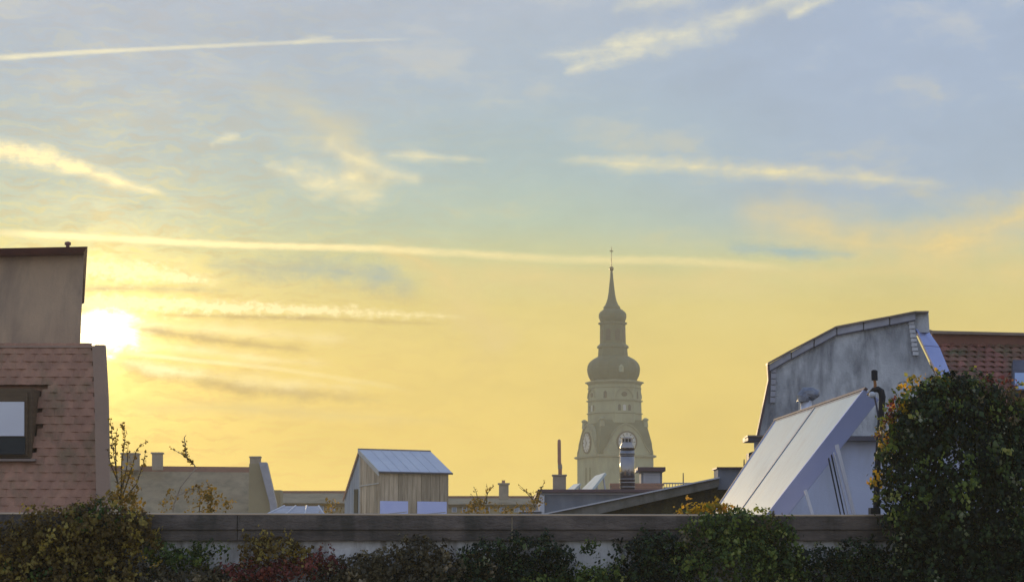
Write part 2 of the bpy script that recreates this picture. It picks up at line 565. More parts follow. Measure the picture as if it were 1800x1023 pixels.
def pmat(name, c1, c2=None, scale=2.0, rough=0.8, metal=0.0, bump=0.3, bscale=None, stretch=(1, 1, 1), rand=0.0,
         stain=None, stain_amt=0.5, stain_scale=1.0, spec=0.4):
    m = bpy.data.materials.new(name)
    m.use_nodes = True
    t = m.node_tree
    t.nodes.clear()
    n = NT(t)
    geo = t.nodes.new('ShaderNodeNewGeometry')
    p = n.v('MULTIPLY', geo.outputs['Position'], stretch)
    c2 = c2 or tuple(x * 0.7 for x in c1)
    a = n.mr(n.noise(p, scale, 6, 0.62), 0.32, 0.68)
    col = n.mix(a, c1, c2)
    if stain:
        s = n.mr(n.noise(n.v('MULTIPLY', geo.outputs['Position'], (1.6, 1.6, 0.5)), stain_scale, 5, 0.65, 0.4), 0.45, 0.68, 0, stain_amt)
        col = n.mix(s, col, stain)
    if rand:
        oi = t.nodes.new('ShaderNodeObjectInfo')
        col = n.v('SCALE', col, scale=n.mr(oi.outputs['Random'], 0, 1, 1 - rand, 1 + rand))
    b = t.nodes.new('ShaderNodeBsdfPrincipled')
    n.put(b.inputs['Base Color'], col)
    n.put(b.inputs['Roughness'], n.mr(a, 0, 1, max(0.02, rough - 0.08), min(1, rough + 0.08)))
    b.inputs['Metallic'].default_value = metal
    b.inputs['Specular IOR Level'].default_value = spec
    if bump:
        bp = t.nodes.new('ShaderNodeBump')
        bp.inputs['Strength'].default_value = bump
        bp.inputs['Distance'].default_value = 0.02
        n.put(bp.inputs['Height'], n.noise(p, bscale or scale * 9, 4, 0.7))
        t.links.new(bp.outputs[0], b.inputs['Normal'])
    o = t.nodes.new('ShaderNodeOutputMaterial')
    t.links.new(b.outputs[0], o.inputs[0])
    return m


M = {}
M['stucco_left'] = pmat('flare_warmed_stucco', (.64, .45, .29), (.50, .35, .24), 0.9, .9, bump=.45, bscale=40, stain=(.30, .22, .17), stain_amt=.75, stain_scale=1.4)  # base colour warmed to carry the lens flare over the wall
M['cap_metal'] = pmat('painted_cap_metal', (.27, .12, .10), (.20, .10, .09), 3, .5, .3, .1)
M['tile_left'] = pmat('terracotta_tile', (.46, .24, .15), (.34, .18, .12), 5, .85, bump=.5, rand=.10, stain=(.20, .15, .08), stain_amt=.75, stain_scale=2)
M['cheek'] = pmat('pale_render', (.44, .29, .21), (.36, .25, .19), 1.5, .85, bump=.3, bscale=50)
M['dark_wood'] = pmat('dark_stained_wood', (.16, .10, .05), (.11, .07, .04), 4, .7, stretch=(1, 1, 5), bump=.3)
M['blind'] = pmat('white_blind', (.78, .77, .80), (.72, .70, .74), 2, .6, bump=.05)
M['stucco_gable'] = pmat('weathered_grey_stucco', (.66, .67, .69), (.36, .37, .40), 1.6, .92, bump=.7, bscale=30, stain=(.13, .135, .16), stain_amt=.9, stain_scale=1.7)
M['wall_pale'] = pmat('smooth_pale_render', (.52, .56, .72), (.44, .48, .64), 0.8, .85, bump=.2, bscale=40, stain=(.36, .38, .46), stain_amt=.75)
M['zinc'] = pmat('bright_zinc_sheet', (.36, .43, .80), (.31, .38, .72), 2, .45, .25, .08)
M['zinc_grey'] = pmat('dull_zinc_sheet', (.40, .40, .46), (.32, .32, .37), 3, .5, .4, .12)
M['coping_brown'] = pmat('brown_coping', (.30, .22, .18), (.22, .17, .14), 3, .6, .2, .15)
M['ledge_dark'] = pmat('dark_slate_ledge', (.09, .085, .12), (.06, .06, .085), 3, .6, 0, .2)
M['tile_right'] = pmat('red_brown_tile', (.30, .105, .08), (.19, .08, .06), 4, .85, bump=.5, rand=.25, stain=(.11, .11, .055), stain_amt=1.0, stain_scale=1.1)
M['ridge_band'] = pmat('ridge_board', (.26, .11, .08), (.20, .09, .07), 3, .75, bump=.2)
M['skylight'] = pmat('skylight_glass', (.35, .42, .60), (.30, .38, .55), 1, .1, .3, 0)
M['collector_glass'] = pmat('sky_pale_collector_glass', (.64, .71, .68), (.59, .67, .64), 1.2, .45, 0, .02, spec=.5, stain=(.50, .50, .46), stain_amt=.5, stain_scale=2.5)  # pale base colour stands in for the sky reflected in the glass
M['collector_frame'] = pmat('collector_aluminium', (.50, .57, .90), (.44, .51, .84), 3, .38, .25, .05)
M['collector_edge'] = pmat('collector_dark_trim', (.22, .14, .13), (.16, .11, .10), 3, .5, .2, .05)
M['strut'] = pmat('galvanised_strut', (.78, .78, .84), (.70, .70, .78), 4, .4, .4, .05)
M['rubber'] = pmat('black_foam_pipe_jacket', (.022, .022, .030), (.015, .015, .02), 20, .75, 0, .4)
M['brass'] = pmat('aged_brass', (.30, .14, .06), (.2, .1, .05), 10, .4, .7, .1)
M['chrome'] = pmat('polished_stainless', (.34, .31, .30), (.27, .25, .25), 3, .17, 1.0, .04)
M['foil'] = pmat('crumpled_foil', (.30, .31, .35), (.14, .15, .19), 9, .4, .5, 1.0, bscale=12)
M['coping'] = pmat('coping_sheet', (.19, .15, .125), (.085, .07, .062), 3.4, .9, .0, 1.0, bscale=12, stain=(.055, .05, .042), stain_amt=.85, stain_scale=2.5, stretch=(1, 1, 2.2))
M['bead'] = pmat('coping_glint_metal', (.60, .44, .28), (.5, .36, .24), 3, .42, 1.0, .05)  # gold metal for a bead added to carry the sun's glint
M['parapet_render'] = pmat('flaking_white_render', (.80, .78, .76), (.60, .57, .55), 2.2, .9, bump=.6, bscale=20, stain=(.20, .17, .14), stain_amt=.9, stain_scale=4)
M['plank'] = pmat('weathered_plank', (.58, .46, .33), (.34, .26, .18), 3.2, .85, bump=.4, stretch=(3, 3, .35), rand=.30)
M['plank_grey'] = pmat('grey_painted_plank', (.44, .46, .50), (.36, .38, .43), 3.2, .85, bump=.3, stretch=(3, 3, .4), rand=.12)
M['hut_roof'] = pmat('hut_sheet_roof', (.60, .62, .68), (.54, .56, .63), 1.5, .5, .3, .1)
M['barge'] = pmat('pale_barge_board', (.58, .55, .50), (.50, .47, .43), 4, .8, bump=.2)
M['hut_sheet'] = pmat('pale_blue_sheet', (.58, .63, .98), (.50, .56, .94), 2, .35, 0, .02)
M['concrete'] = pmat('pale_concrete_rim', (.25, .235, .21), (.17, .16, .14), 2.5, .9, bump=.5, stain=(.10, .095, .07), stain_amt=.8, stain_scale=1.5)
M['moss'] = pmat('mossy_roof_felt', (.060, .050, .032), (.035, .03, .02), 3.5, .95, bump=1.0, bscale=25, stain=(.10, .09, .04), stain_amt=.7, stain_scale=3)
M['slab_grey'] = pmat('grey_blue_render', (.28, .30, .35), (.19, .21, .25), 1.2, .85, bump=.3, stain=(.11, .12, .15), stain_amt=.5)
M['fascia'] = pmat('dark_red_fascia', (.13, .075, .085), (.09, .06, .07), 3, .6, .1, .1)
M['white_trim'] = pmat('white_trim', (.62, .62, .64), (.5, .5, .55), 3, .6, 0, .1)
M['chimney'] = pmat('chimney_render', (.42, .34, .26), (.32, .26, .20), 2.5, .9, bump=.4)
M['brick_orange'] = pmat('orange_brickwork', (.50, .27, .18), (.42, .23, .16), 3, .9, bump=.3)
M['far_wall'] = pmat('far_house_wall', (.40, .32, .19), (.32, .26, .16), .5, .9, bump=.2)
M['far_roof'] = pmat('far_tiled_roof', (.36, .27, .16), (.27, .20, .125), .8, .9, bump=.4, bscale=6, stretch=(1, 1, 3), stain=(.12, .11, .07), stain_amt=.6)
M['far_red'] = pmat('far_red_tiles', (.30, .14, .10), (.22, .11, .08), 2, .9, bump=.3)
M['far_glass'] = pmat('far_window_glass', (.25, .30, .40), (.2, .25, .33), 1, .15, 0, 0)
M['church_stone'] = pmat('church_sandstone', (.38, .40, .25), (.30, .315, .20), .35, .9, bump=.4, bscale=3, stain=(.15, .14, .10), stain_amt=.5, stain_scale=.4)
M['church_slate'] = pmat('church_slate_and_copper', (.085, .11, .06), (.055, .075, .04), .6, .6, .1, .3, bscale=4)
M['church_trim'] = pmat('church_moulding', (.27, .27, .17), (.21, .21, .13), .6, .9, bump=.2)
M['gilt'] = pmat('gilt_metal', (.22, .15, .06), (.18, .12, .05), 2, .35, .8, .05)
M['dial'] = pmat('clock_dial', (.62, .62, .60), (.56, .56, .55), .6, .5, 0, .02)
M['black'] = pmat('black_paint', (.03, .03, .03), (.02, .02, .02), 3, .5, 0, .05)
M['asphalt'] = pmat('street_asphalt', (.055, .055, .058), (.04, .04, .043), .6, .9, bump=.4, bscale=30)
M['ground'] = pmat('town_ground', (.10, .10, .08), (.07, .07, .06), .05, .95, bump=.2)
M['bark'] = pmat('dull_bark', (.11, .08, .055), (.07, .05, .035), 20, .9, bump=.4)
M['bark_pale'] = pmat('pale_bark', (.42, .34, .25), (.30, .24, .18), 20, .8, bump=.3)


# ------------------------------------------------------------------ ground
def struct(name, mb, mat):
    o = link(name, mb.mesh(name), mat)
    o['kind'] = 'structure'
    return o


GX, GY0, GY1 = 300, -60, 420
struct('ground', MB().box(-GX, GX, GY0, GY1, -0.5, 0.0), M['ground'])
struct('street', MB().box(-GX, GX, 3.0, 11.0, -0.2, 0.004), M['asphalt'])
struct('pavement', MB().box(-GX, GX, 11.0, 14.0, -0.2, 0.13), M['concrete'])

# ------------------------------------------------------------------ clock tower of the church, far behind
CY = 300.0
K = CY / F / math.cos(PITCH) * 1.0
cen_px = at(1081, 800, CY)
TX = cen_px.x
zz = lambda py: at(1079, py, CY).z
kp = (at(1082, 800, CY) - at(1081, 800, CY)).x         # metres per pixel at the tower
church = thing('church_tower', 'hazy church clock tower with onion domes and a thin spire rising far behind the roofs', 'church tower', (TX, CY, 0))
ROT = math.radians(20)


def sq(mb, prof):
    """square section, half sides given"""
    n0 = len(mb.v)
    for z, h in prof:
        for sx, sy in ((1, 1), (-1, 1), (-1, -1), (1, -1)):
            x, y = sx * h, sy * h
            mb.v.append(Vector((TX + x * math.cos(ROT) - y * math.sin(ROT), CY + x * math.sin(ROT) + y * math.cos(ROT), z)))
    for i in range(len(prof) - 1):
        for k in range(4):
            q = n0 + i * 4
            mb.f.append((q + k, q + (k + 1) % 4, q + 4 + (k + 1) % 4, q + 4 + k))
    mb.f.append((n0 + 3, n0 + 2, n0 + 1, n0))
    e = n0 + (len(prof) - 1) * 4
    mb.f.append((e, e + 1, e + 2, e + 3))
    return mb


def face_frame(k):
    """k-th side of the tower: outward normal and sideways axis; k = 0 is the side that faces the camera"""
    w = ROT - math.pi / 2 + k * math.pi / 2
    n = Vector((math.cos(w), math.sin(w), 0))
    return n, Vector((-n.y, n.x, 0))


Ht = 51 * kp
sq(MB(), [(0, Ht), (zz(806), Ht)]).part('lower_wall', M['church_stone'], church)
sq(MB(), [(zz(806), Ht + .12), (zz(804.5), Ht + .35), (zz(802), Ht + .35), (zz(801), Ht + .1)]).part('cornice', M['church_trim'], church)
sq(MB(), [(zz(870), Ht + .05), (zz(868), Ht + .25), (zz(866), Ht + .05)]).part('string_course', M['church_trim'], church)
# splayed slate shoulders between the four gables
sq(MB(), [(zz(801), Ht - .05), (zz(780), Ht - 2.0 * kp), (zz(745), 42 * kp), (zz(740), 40 * kp)]).part('shoulder_roof', M['church_slate'], church)
for sx, sy in ((1, 1), (-1, 1), (-1, -1), (1, -1)):
    h = 41 * kp
    x, y = sx * h, sy * h
    px_, py_ = TX + x * math.cos(ROT) - y * math.sin(ROT), CY + x * math.sin(ROT) + y * math.cos(ROT)
    MB().lathe(px_, py_, [(zz(752), .22 * 2), (zz(742), .34), (zz(740), .5), (zz(738.5), .5), (zz(736), .12)], 8).part('corner_finial', M['church_stone'], church)
bell = [(44, 801), (43, 794), (37, 786), (31, 776), (26, 766), (19, 757), (10, 750), (0, 746)]
for k in range(4):
    n, s = face_frame(k)
    O = Vector((TX, CY, 0)) + n * (Ht + .10)
    out = [O + s * (a * kp) + Vector((0, 0, zz(b))) for a, b in bell] + [O - s * (a * kp) + Vector((0, 0, zz(b))) for a, b in bell[-2::-1]]
    MB().prism(out, -n * 2.6).part('gable', M['church_stone'], church)
    rim = MB()
    full = [(a, b) for a, b in bell] + [(-a, b) for a, b in bell[-2::-1]]
    for (a0, b0), (a1, b1) in zip(full[:-1], full[1:]):
        p0, p1 = O + s * (a0 * kp) + Vector((0, 0, zz(b0))), O + s * (a1 * kp) + Vector((0, 0, zz(b1)))
        dn = Vector((0, 0, -.28))
        q = [p0, p1, p1 + dn, p0 + dn]
        rim.prism([v + n * .18 for v in q], -n * .5)
    rim.part('gable_moulding', M['church_trim'], church)
    cz = zz(779)
    R = 16.5 * kp
    cc = O + Vector((0, 0, cz)) - n * 0 + n * .1

    def disc(r0, r1, n_off, dep, seg=32, start=0.0, end=2 * math.pi):
        mb = MB()
        m_ = seg
        for i in range(m_):
            a0, a1 = start + (end - start) * i / m_, start + (end - start) * (i + 1) / m_
            P = [cc + n * n_off + (s * math.cos(a) + Vector((0, 0, 1)) * math.sin(a)) * r for a, r in ((a0, r0), (a0, r1), (a1, r1), (a1, r0))]
            if r0 == 0:
                P = P[:3] if False else [P[0], P[1], P[2]]
            mb.prism(P, -n * dep)
        return mb
    dial = disc(0, R, .06, .16).part('clock_dial', M['dial'], church)
    disc(R * 1.0, R * 1.16, .12, .3).part('dial_ring', M['black'], dial)
    for h in range(12):
        a = h * math.pi / 6
        u = s * math.sin(a) + Vector((0, 0, 1)) * math.cos(a)
        w = s * math.cos(a) - Vector((0, 0, 1)) * math.sin(a)
        p = cc + n * .09
        mb = MB().prism([p + u * (R * .72) + w * .05, p + u * (R * .93) + w * .07, p + u * (R * .93) - w * .07, p + u * (R * .72) - w * .05], -n * .04)
        mb.part('hour_mark', M['black'], dial)
    for ang, ln, wd in ((math.radians(205), .55, .09), (math.radians(330), .85, .06)):
        u = s * math.sin(ang) + Vector((0, 0, 1)) * math.cos(ang)
        w = s * math.cos(ang) - Vector((0, 0, 1)) * math.sin(ang)
        p = cc + n * .14
        MB().prism([p - u * (R * .12) + w * wd, p + u * (R * ln) + w * wd * .4, p + u * (R * ln) - w * wd * .4, p - u * (R * .12) - w * wd], -n * .03).part('clock_hand', M['black'], dial)
    # tall louvred opening under the clock, two slender lights
    for q in (-9, 9):
        o_ = O + s * (q * kp) - n * .06
        b0, b1, hw = zz(860), zz(826), 4.2 * kp
        pts = [o_ + s * hw + Vector((0, 0, b0)), o_ - s * hw + Vector((0, 0, b0))] + [o_ + Vector((0, 0, b1)) + s * (hw * -math.cos(t)) + Vector((0, 0, hw * math.sin(t))) for t in (0, .6, 1.2, 1.57, 1.94, 2.54, 3.14)]
        MB().prism(pts, -n * .03 + n * 0).part('louvred_window', M['church_slate'], church)

# octagonal drum
R8 = 47 * kp
r8 = ROT
MB().lathe(TX, CY, [(zz(745), R8), (zz(736), R8 + .05), (zz(677), R8 - .05)], 8, r8).part('drum', M['church_stone'], church)
for ya, yb, ex in ((729, 726.5, .22), (707, 704, .25), (684, 682.5, .10)):
    MB().lathe(TX, CY, [(zz(ya), R8), (zz(ya - .6), R8 + ex), (zz(yb + .4), R8 + ex), (zz(yb), R8)], 8, r8).part('string_course', M['church_trim'], church)
MB().lathe(TX, CY, [(zz(677.5), R8), (zz(675), R8 + .15), (zz(674), R8 + .42), (zz(672), R8 + .42), (zz(669), R8 - .6)], 8, r8).part('drum_cornice', M['church_trim'], church)
ap = R8 * math.cos(math.pi / 8)
for k in range(8):
    w = ROT - math.pi / 2 + k * math.pi / 4
    n = Vector((math.cos(w), math.sin(w), 0))
    s = Vector((-n.y, n.x, 0))
    O = Vector((TX, CY, 0)) + n * (ap + .03)
    if k % 2 == 0:
        # hooded round window
        cz = zz(695.5)
        mb = MB()
        for i in range(12):
            a0, a1 = math.pi * i / 12, math.pi * (i + 1) / 12
            P = [O + Vector((0, 0, zz(701))) + (s * math.cos(a)) * r + Vector((0, 0, math.sin(a))) * r for a, r in ((a0, 15 * kp), (a0, 17 * kp), (a1, 17 * kp), (a1, 15 * kp))]
            mb.prism([p + n * .14 for p in P], -n * .3)
        mb.part('window_hood', M['church_trim'], church)
        mb = MB()
        P = [O + n * .02 + Vector((0, 0, cz)) + s * (math.cos(a) * 5.5 * kp) + Vector((0, 0, math.sin(a) * 4.2 * kp)) for a in [i * math.pi / 6 for i in range(12)]]
        mb.prism(P, -n * .1).part('round_window', M['black'], church)
        for q in (-9.5, 0, 9.5):
            o_ = O + s * (q * kp)
            P = [o_ + s * 2.6 * kp + Vector((0, 0, zz(724))), o_ - s * 2.6 * kp + Vector((0, 0, zz(724))), o_ - s * 2.6 * kp + Vector((0, 0, zz(715))), o_ + Vector((0, 0, zz(713))), o_ + s * 2.6 * kp + Vector((0, 0, zz(715)))]
            MB().prism([p + n * .02 for p in P], -n * .1).part('arched_window', M['black'] if q else M['dial'], church)
    else:
        P = [O + s * 3 * kp + Vector((0, 0, zz(702))), O - s * 3 * kp + Vector((0, 0, zz(702))), O - s * 3 * kp + Vector((0, 0, zz(692))), O + Vector((0, 0, zz(689))), O + s * 3 * kp + Vector((0, 0, zz(692)))]
        MB().prism([p + n * .02 for p in P], -n * .1).part('arched_window', M['black'], church)
# great onion
prof = [(670, 40), (667, 42.5), (661, 45.6), (655, 47.2), (650, 47.6), (644, 46.6), (639, 44.2), (634.5, 40), (631, 35), (629, 31), (627, 28)]
MB().lathe(TX - 1.5 * kp, CY, [(zz(a), b * kp) for a, b in prof], 16, r8).part('onion_dome', M['church_slate'], church, smooth=False)
p = at(1092, 648, CY - 47 * kp)
MB().lathe(p.x, p.y, [(p.z - .5, .40), (p.z + .3, .40), (p.z + .7, .1)], 8).part('dormer', M['church_stone'], church)
ox = TX - 2.4 * kp
MB().lathe(ox, CY, [(zz(628), 28 * kp), (zz(627), 26.5 * kp), (zz(613), 25.5 * kp), (zz(612), 28 * kp), (zz(609), 28 * kp), (zz(605), 23.5 * kp)], 8, r8).part('lantern_base', M['church_slate'], church)
MB().lathe(ox, CY, [(zz(606), 24 * kp), (zz(604), 23 * kp), (zz(571), 22.5 * kp)], 8, r8).part('lantern', M['church_slate'], church)
for k in range(8):
    w = ROT - math.pi / 2 + k * math.pi / 4
    n = Vector((math.cos(w), math.sin(w), 0))
    s = Vector((-n.y, n.x, 0))
    O = Vector((ox, CY, 0)) + n * (22.7 * kp * math.cos(math.pi / 8) + .02)
    hw = 4.5 * kp
    P = [O + s * hw + Vector((0, 0, zz(600))), O - s * hw + Vector((0, 0, zz(600)))] + [O + Vector((0, 0, zz(584))) + s * (-hw * math.cos(t)) + Vector((0, 0, hw * math.sin(t))) for t in (0, .8, 1.57, 2.34, 3.14)]
    MB().prism([p + n * .05 for p in P], -n * .08).part('lantern_opening', M['black'], church)
MB().lathe(ox, CY, [(zz(571.5), 22.5 * kp), (zz(570), 25.5 * kp), (zz(567.5), 25.5 * kp), (zz(566), 22 * kp)], 8, r8).part('lantern_cornice', M['church_slate'], church)
MB().lathe(ox - .2 * kp, CY, [(zz(a), b * kp) for a, b in [(566.5, 21.5), (563, 23.4), (558, 25), (553, 24.8), (549, 22.5), (546, 19), (543.5, 15)]], 16, r8).part('small_onion_dome', M['church_slate'], church)
sx_ = TX - 3.8 * kp
MB().lathe(sx_, CY, [(zz(544), 14.5 * kp), (zz(541), 15 * kp), (zz(539.5), 14.5 * kp), (zz(536), 11.6 * kp), (zz(531), 9.3 * kp), (zz(525), 7.6 * kp), (zz(516), 5.9 * kp), (zz(505), 4.6 * kp), (zz(490), 3.0 * kp), (zz(477), 1.9 * kp)], 8, r8).part('spire', M['church_slate'], church)
fin = MB().lathe(sx_, CY, [(zz(477), .9 * kp), (zz(476), 2.4 * kp), (zz(474), 3.7 * kp), (zz(472), 3.9 * kp), (zz(470), 3.2 * kp), (zz(468.5), 1.2 * kp)], 12).part('finial_ball', M['gilt'], church, smooth=True)
cr = MB()
cr.lathe(sx_, CY, [(zz(469), .9 * kp), (zz(446), .6 * kp), (zz(434), .5 * kp)], 6)
n, s = face_frame(0)
cr.prism([Vector((sx_, CY, 0)) + s * (a * kp) + Vector((0, 0, zz(b))) - n * .12 for a, b in ((-2.8, 442.4), (2.8, 442.4), (2.8, 440.8), (-2.8, 440.8))], n * .24)
cr.part('cross', M['gilt'], church)


# ------------------------------------------------------------------ chimneys
def chimney(label, x0, x1, y0, y1, Y, cap=2, mat='chimney', pot=None, depth=None):
    dep = depth or (at(x1, y1, Y) - at(x0, y1, Y)).x * 0.9
    r = thing('chimney', label, 'chimney', at((x0 + x1) / 2, y1, Y), 'chimneys')
    MB().rect(x0, y0 + 2, x1, y1, Y, dep).part('stack', M[mat], r, bevel=.01)
    a = at(x0, y0 + 2.4, Y)
    b = at(x1, y0 - .4, Y)
    e = (at(cap, 0, Y) - at(0, 0, Y)).x
    MB().box(a.x - e, b.x + e, Y - e, Y + dep + e, a.z, b.z).part('cap', M[mat], r, bevel=.01)
    if pot:
        c = at(pot, y0, Y + dep / 2)
        w = (at(3, 0, Y) - at(0, 0, Y)).x
        MB().lathe(c.x, c.y, [(b.z, w * 1.1), (b.z + w * 1.2, w * .9), (b.z + w * 1.3, w * 1.1), (b.z + w * 1.6, w * 1.1)], 10).part('pot', M['brick_orange'], r)
    return r


# ------------------------------------------------------------------ far houses
def wall_windows(parent, xs, y0, y1, Y, w=9):
    for x in xs:
        f = MB().rect(x, y0, x + w, y1, Y - .06, .05).part('window', M['white_trim'], parent)
        MB().rect(x + 1.2, y0 + 1.2, x + w - 1.2, y1 - 1.0, Y - .08, .015).part('pane', M['far_glass'], f)


# steep roofed house behind the saplings
h1 = thing('house', 'brown steep-roofed house with three chimneys between the left building and the hut', 'house', at(330, 905, 92).xy.to_3d())
a, b, c_, d = at(120, 823, 96), at(446, 826, 96), at(446, 915, 92), at(120, 915, 92)
MB().prism([a, b, c_, d], (0, .8, -.3)).part('roof', M['far_roof'], h1)
MB().prism([a + Vector((0, -.1, .15)), b + Vector((0, -.1, .15)), b + Vector((0, -.2, -.16)), a + Vector((0, -.2, -.16))], (0, .5, 0)).part('ridge', M['far_red'], h1)
MB().box(d.x, c_.x, 92.1, 101, 0, d.z).part('wall', M['far_wall'], h1)
MB().sil([(438, 815), (468, 813), (485, 885), (487, 930), (436, 930)], 91.6, .6).part('gable_wall', M['far_wall'], h1)
MB().sil([(455, 812), (468.5, 812), (486, 885), (489, 930), (478, 930), (474, 885)], 91.3, .28).part('gable_coping', M['zinc_grey'], h1)
MB().rect(482, 861, 493, 930, 93.5, 1.0).part('side_wall', M['far_wall'], h1)
chimney('wide plastered chimney behind the leafy twigs of the left sapling', 213, 241, 796, 826, 95, 1.5)
chimney('narrow chimney standing alone between the two saplings', 267, 284, 795, 826, 95, 1.8)
chimney('square chimney on the gable end of the brown steep-roofed house', 439, 457, 802, 830, 91.9, 1.0)


def row_house(label, x0, x1, yr, ye, Y, wins):
    r = thing('row_house', label, 'house', at((x0 + x1) / 2, 905, Y).xy.to_3d(), 'low far row houses')
    a, b = at(x0, yr, Y + 4), at(x1, yr, Y + 4)
    c_, d = at(x1, ye, Y), at(x0, ye, Y)
    MB().prism([a, b, c_, d], (0, .5, -.35)).part('roof', M['far_roof'], r)
    MB().prism([a + Vector((0, -.05, .12)), b + Vector((0, -.05, .12)), b + Vector((0, -.12, -.2)), a + Vector((0, -.12, -.2))], (0, .4, 0)).part('ridge', M['far_red'], r)
    MB().box(d.x, c_.x, Y + .3, Y + 8, 0, d.z).part('wall', M['far_wall'], r)
    wall_windows(r, wins, ye + 3, ye + 14, Y + .3)
    return r


row_house('low tiled row house left of the wooden hut', 480, 640, 866, 884, 108, (500, 520, 540, 560, 580))
row_house('low tiled row house between the wooden hut and the flat-roofed block', 770, 960, 875, 886, 108, (794, 812, 832, 852, 878, 904, 924))
chimney('slim chimney with a small pot on the low row house right of the hut', 877, 894, 849, 878, 108.5, 2, pot=885)

g = thing('rooflight', 'flat pale grey glazed roof low beside the wooden hut', 'glass roof', at(530, 905, 62))
MB().prism([at(500, 889, 63.5), at(560, 889, 63.5), at(575, 912, 60), at(452, 912, 60)], (0, 0, -.08)).part('glass_sheet', M['zinc_grey'], g)
for t in (0, .33, .66, 1.0):
    p, q = at(500 + 60 * t, 888.6, 63.5), at(452 + 123 * t, 911.6, 60)
    MB().tube([p, q], .03, 5).part('glazing_bar', M['white_trim'], g)
MB().box(at(452, 912, 60).x, at(575, 912, 60).x, 60.1, 66, 0, at(500, 914, 60).z).part('wall', M['far_wall'], g)

# ------------------------------------------------------------------ wooden hut on a roof
TH = math.radians(30)
HO = at(667, 905, 70)
hz = lambda py: at(667, py, 70).z
A_ = Vector((math.cos(TH), math.sin(TH), 0))
B_ = Vector((-math.sin(TH), math.cos(TH), 0))
HM = (at(668, 905, 70) - at(667, 905, 70)).x
Wd, Dd = 136 * HM * 1.01, 140 * HM * 1.03
hut = thing('wooden_hut', 'small wooden plank hut with a pale metal roof standing on a flat roof', 'hut', (HO.x, HO.y, 19.0))
base_z = 18.95
hp = lambda a, b, z: Vector((HO.x, HO.y, 0)) + A_ * a + B_ * b + Vector((0, 0, z))
z_e, z_r, z_b = hz(828), hz(788.5), hz(873)
tR = 0.555 * Dd


def hut_top(b):
    return z_e + (z_r - z_e) * b / tR if b < tR else z_r + (z_b - z_r) * (b - tR) / (Dd - tR)


# inner carcass
MB().prism([hp(.05, .05, base_z), hp(.05, Dd - .05, base_z), hp(.05, Dd - .05, z_b - .08), hp(.05, tR, z_r - .08), hp(.05, .05, z_e - .08)], A_ * (Wd - .1)).part('carcass', M['dark_wood'], hut)
n = 15
for i in range(n):
    a0, a1 = Wd * i / n + .006, Wd * (i + 1) / n - .006
    pr = random.uniform(0, .018)
    MB().hexa([hp(a0, -pr, base_z), hp(a1, -pr, base_z), hp(a1, .05, base_z), hp(a0, .05, base_z), hp(a0, -pr, z_e - .03), hp(a1, -pr, z_e - .03), hp(a1, .05, z_e - .03), hp(a0, .05, z_e - .03)]).part('plank', M['plank'], hut)
n = 14
for i in range(n):
    b0, b1 = Dd * i / n + .006, Dd * (i + 1) / n - .006
    t0, t1 = hut_top(b0) - .03, hut_top(b1) - .03
    pr = random.uniform(0, .018)
    pts = [hp(-pr, b0, base_z), hp(-pr, b1, base_z), hp(-pr, b1, t1)] + ([hp(-pr, tR, z_r - .03)] if b0 < tR < b1 else []) + [hp(-pr, b0, t0)]
    MB().prism(pts, A_ * .045).part('plank', M['plank'] if b1 < Dd * .58 else M['plank_grey'], hut)
b0, b1 = Dd * .60, Dd * .71
MB().prism([hp(-.03, b0, hz(900)), hp(-.03, b1, hz(900)), hp(-.03, b1, hz(857)), hp(-.03, b0, hz(857))], A_ * .02).part('door', M['black'], hut)
MB().prism([hp(-.035, Dd * .54, base_z), hp(-.035, Dd * .56, base_z), hp(-.035, Dd * .56, z_r - .06), hp(-.035, Dd * .54, z_r - .06)], A_ * .03).part('corner_batten', M['barge'], hut)
MB().prism([hp(-.045, 0, hz(848)), hp(-.045, Dd * .55, hz(851)), hp(-.045, Dd * .55, hz(853)), hp(-.045, 0, hz(850))], A_ * .02).part('cross_batten', M['barge'], hut)
MB().prism([hp(-.01, -.035, base_z), hp(.07, -.035, base_z), hp(.07, -.035, z_e - .03), hp(-.01, -.035, z_e - .03)], B_ * .02).part('corner_batten', M['plank'], hut)
# roof slabs
ov = .10
th = Vector((0, 0, .05))
MB().prism([hp(-ov, -ov, z_e - ov * (z_r - z_e) / tR), hp(Wd + ov, -ov, z_e - ov * (z_r - z_e) / tR), hp(Wd + ov, tR, z_r), hp(-ov, tR, z_r)], th).part('roof', M['hut_roof'], hut)
rf2 = MB().prism([hp(-ov * .6, tR, z_r), hp(Wd + ov * .6, tR, z_r), hp(Wd + ov * .6, Dd + .03, z_b - .05), hp(-ov * .6, Dd + .03, z_b - .05)], th).part('rear_roof', M['hut_roof'], hut)
for i in range(1, 7):
    a = Wd * i / 7
    MB().prism([hp(a - .008, -ov, z_e - ov * (z_r - z_e) / tR + .05), hp(a + .008, -ov, z_e - ov * (z_r - z_e) / tR + .05), hp(a + .008, tR, z_r + .05), hp(a - .008, tR, z_r + .05)], (0, 0, .018)).part('roof_seam', M['hut_roof'], hut)
MB().tube([hp(-ov, tR, z_r + .055), hp(Wd + ov, tR, z_r + .055)], .03, 8).part('ridge_cap', M['coping_brown'], hut)
zf = z_e - ov * (z_r - z_e) / tR
MB().prism([hp(-ov - .01, -ov, zf - .12), hp(-ov - .01, tR, z_r - .10), hp(-ov - .01, tR, z_r + .06), hp(-ov - .01, -ov, zf + .06)], A_ * .04).part('barge_board', M['barge'], hut)
MB().prism([hp(-ov * .6 - .01, tR, z_r - .05), hp(-ov * .6 - .01, Dd + .03, z_b - .12), hp(-ov * .6 - .01, Dd + .03, z_b), hp(-ov * .6 - .01, tR, z_r + .06)], A_ * .03).part('barge_board', M['brick_orange'], hut)  # orange colour paints the sun's rim on the rear edge
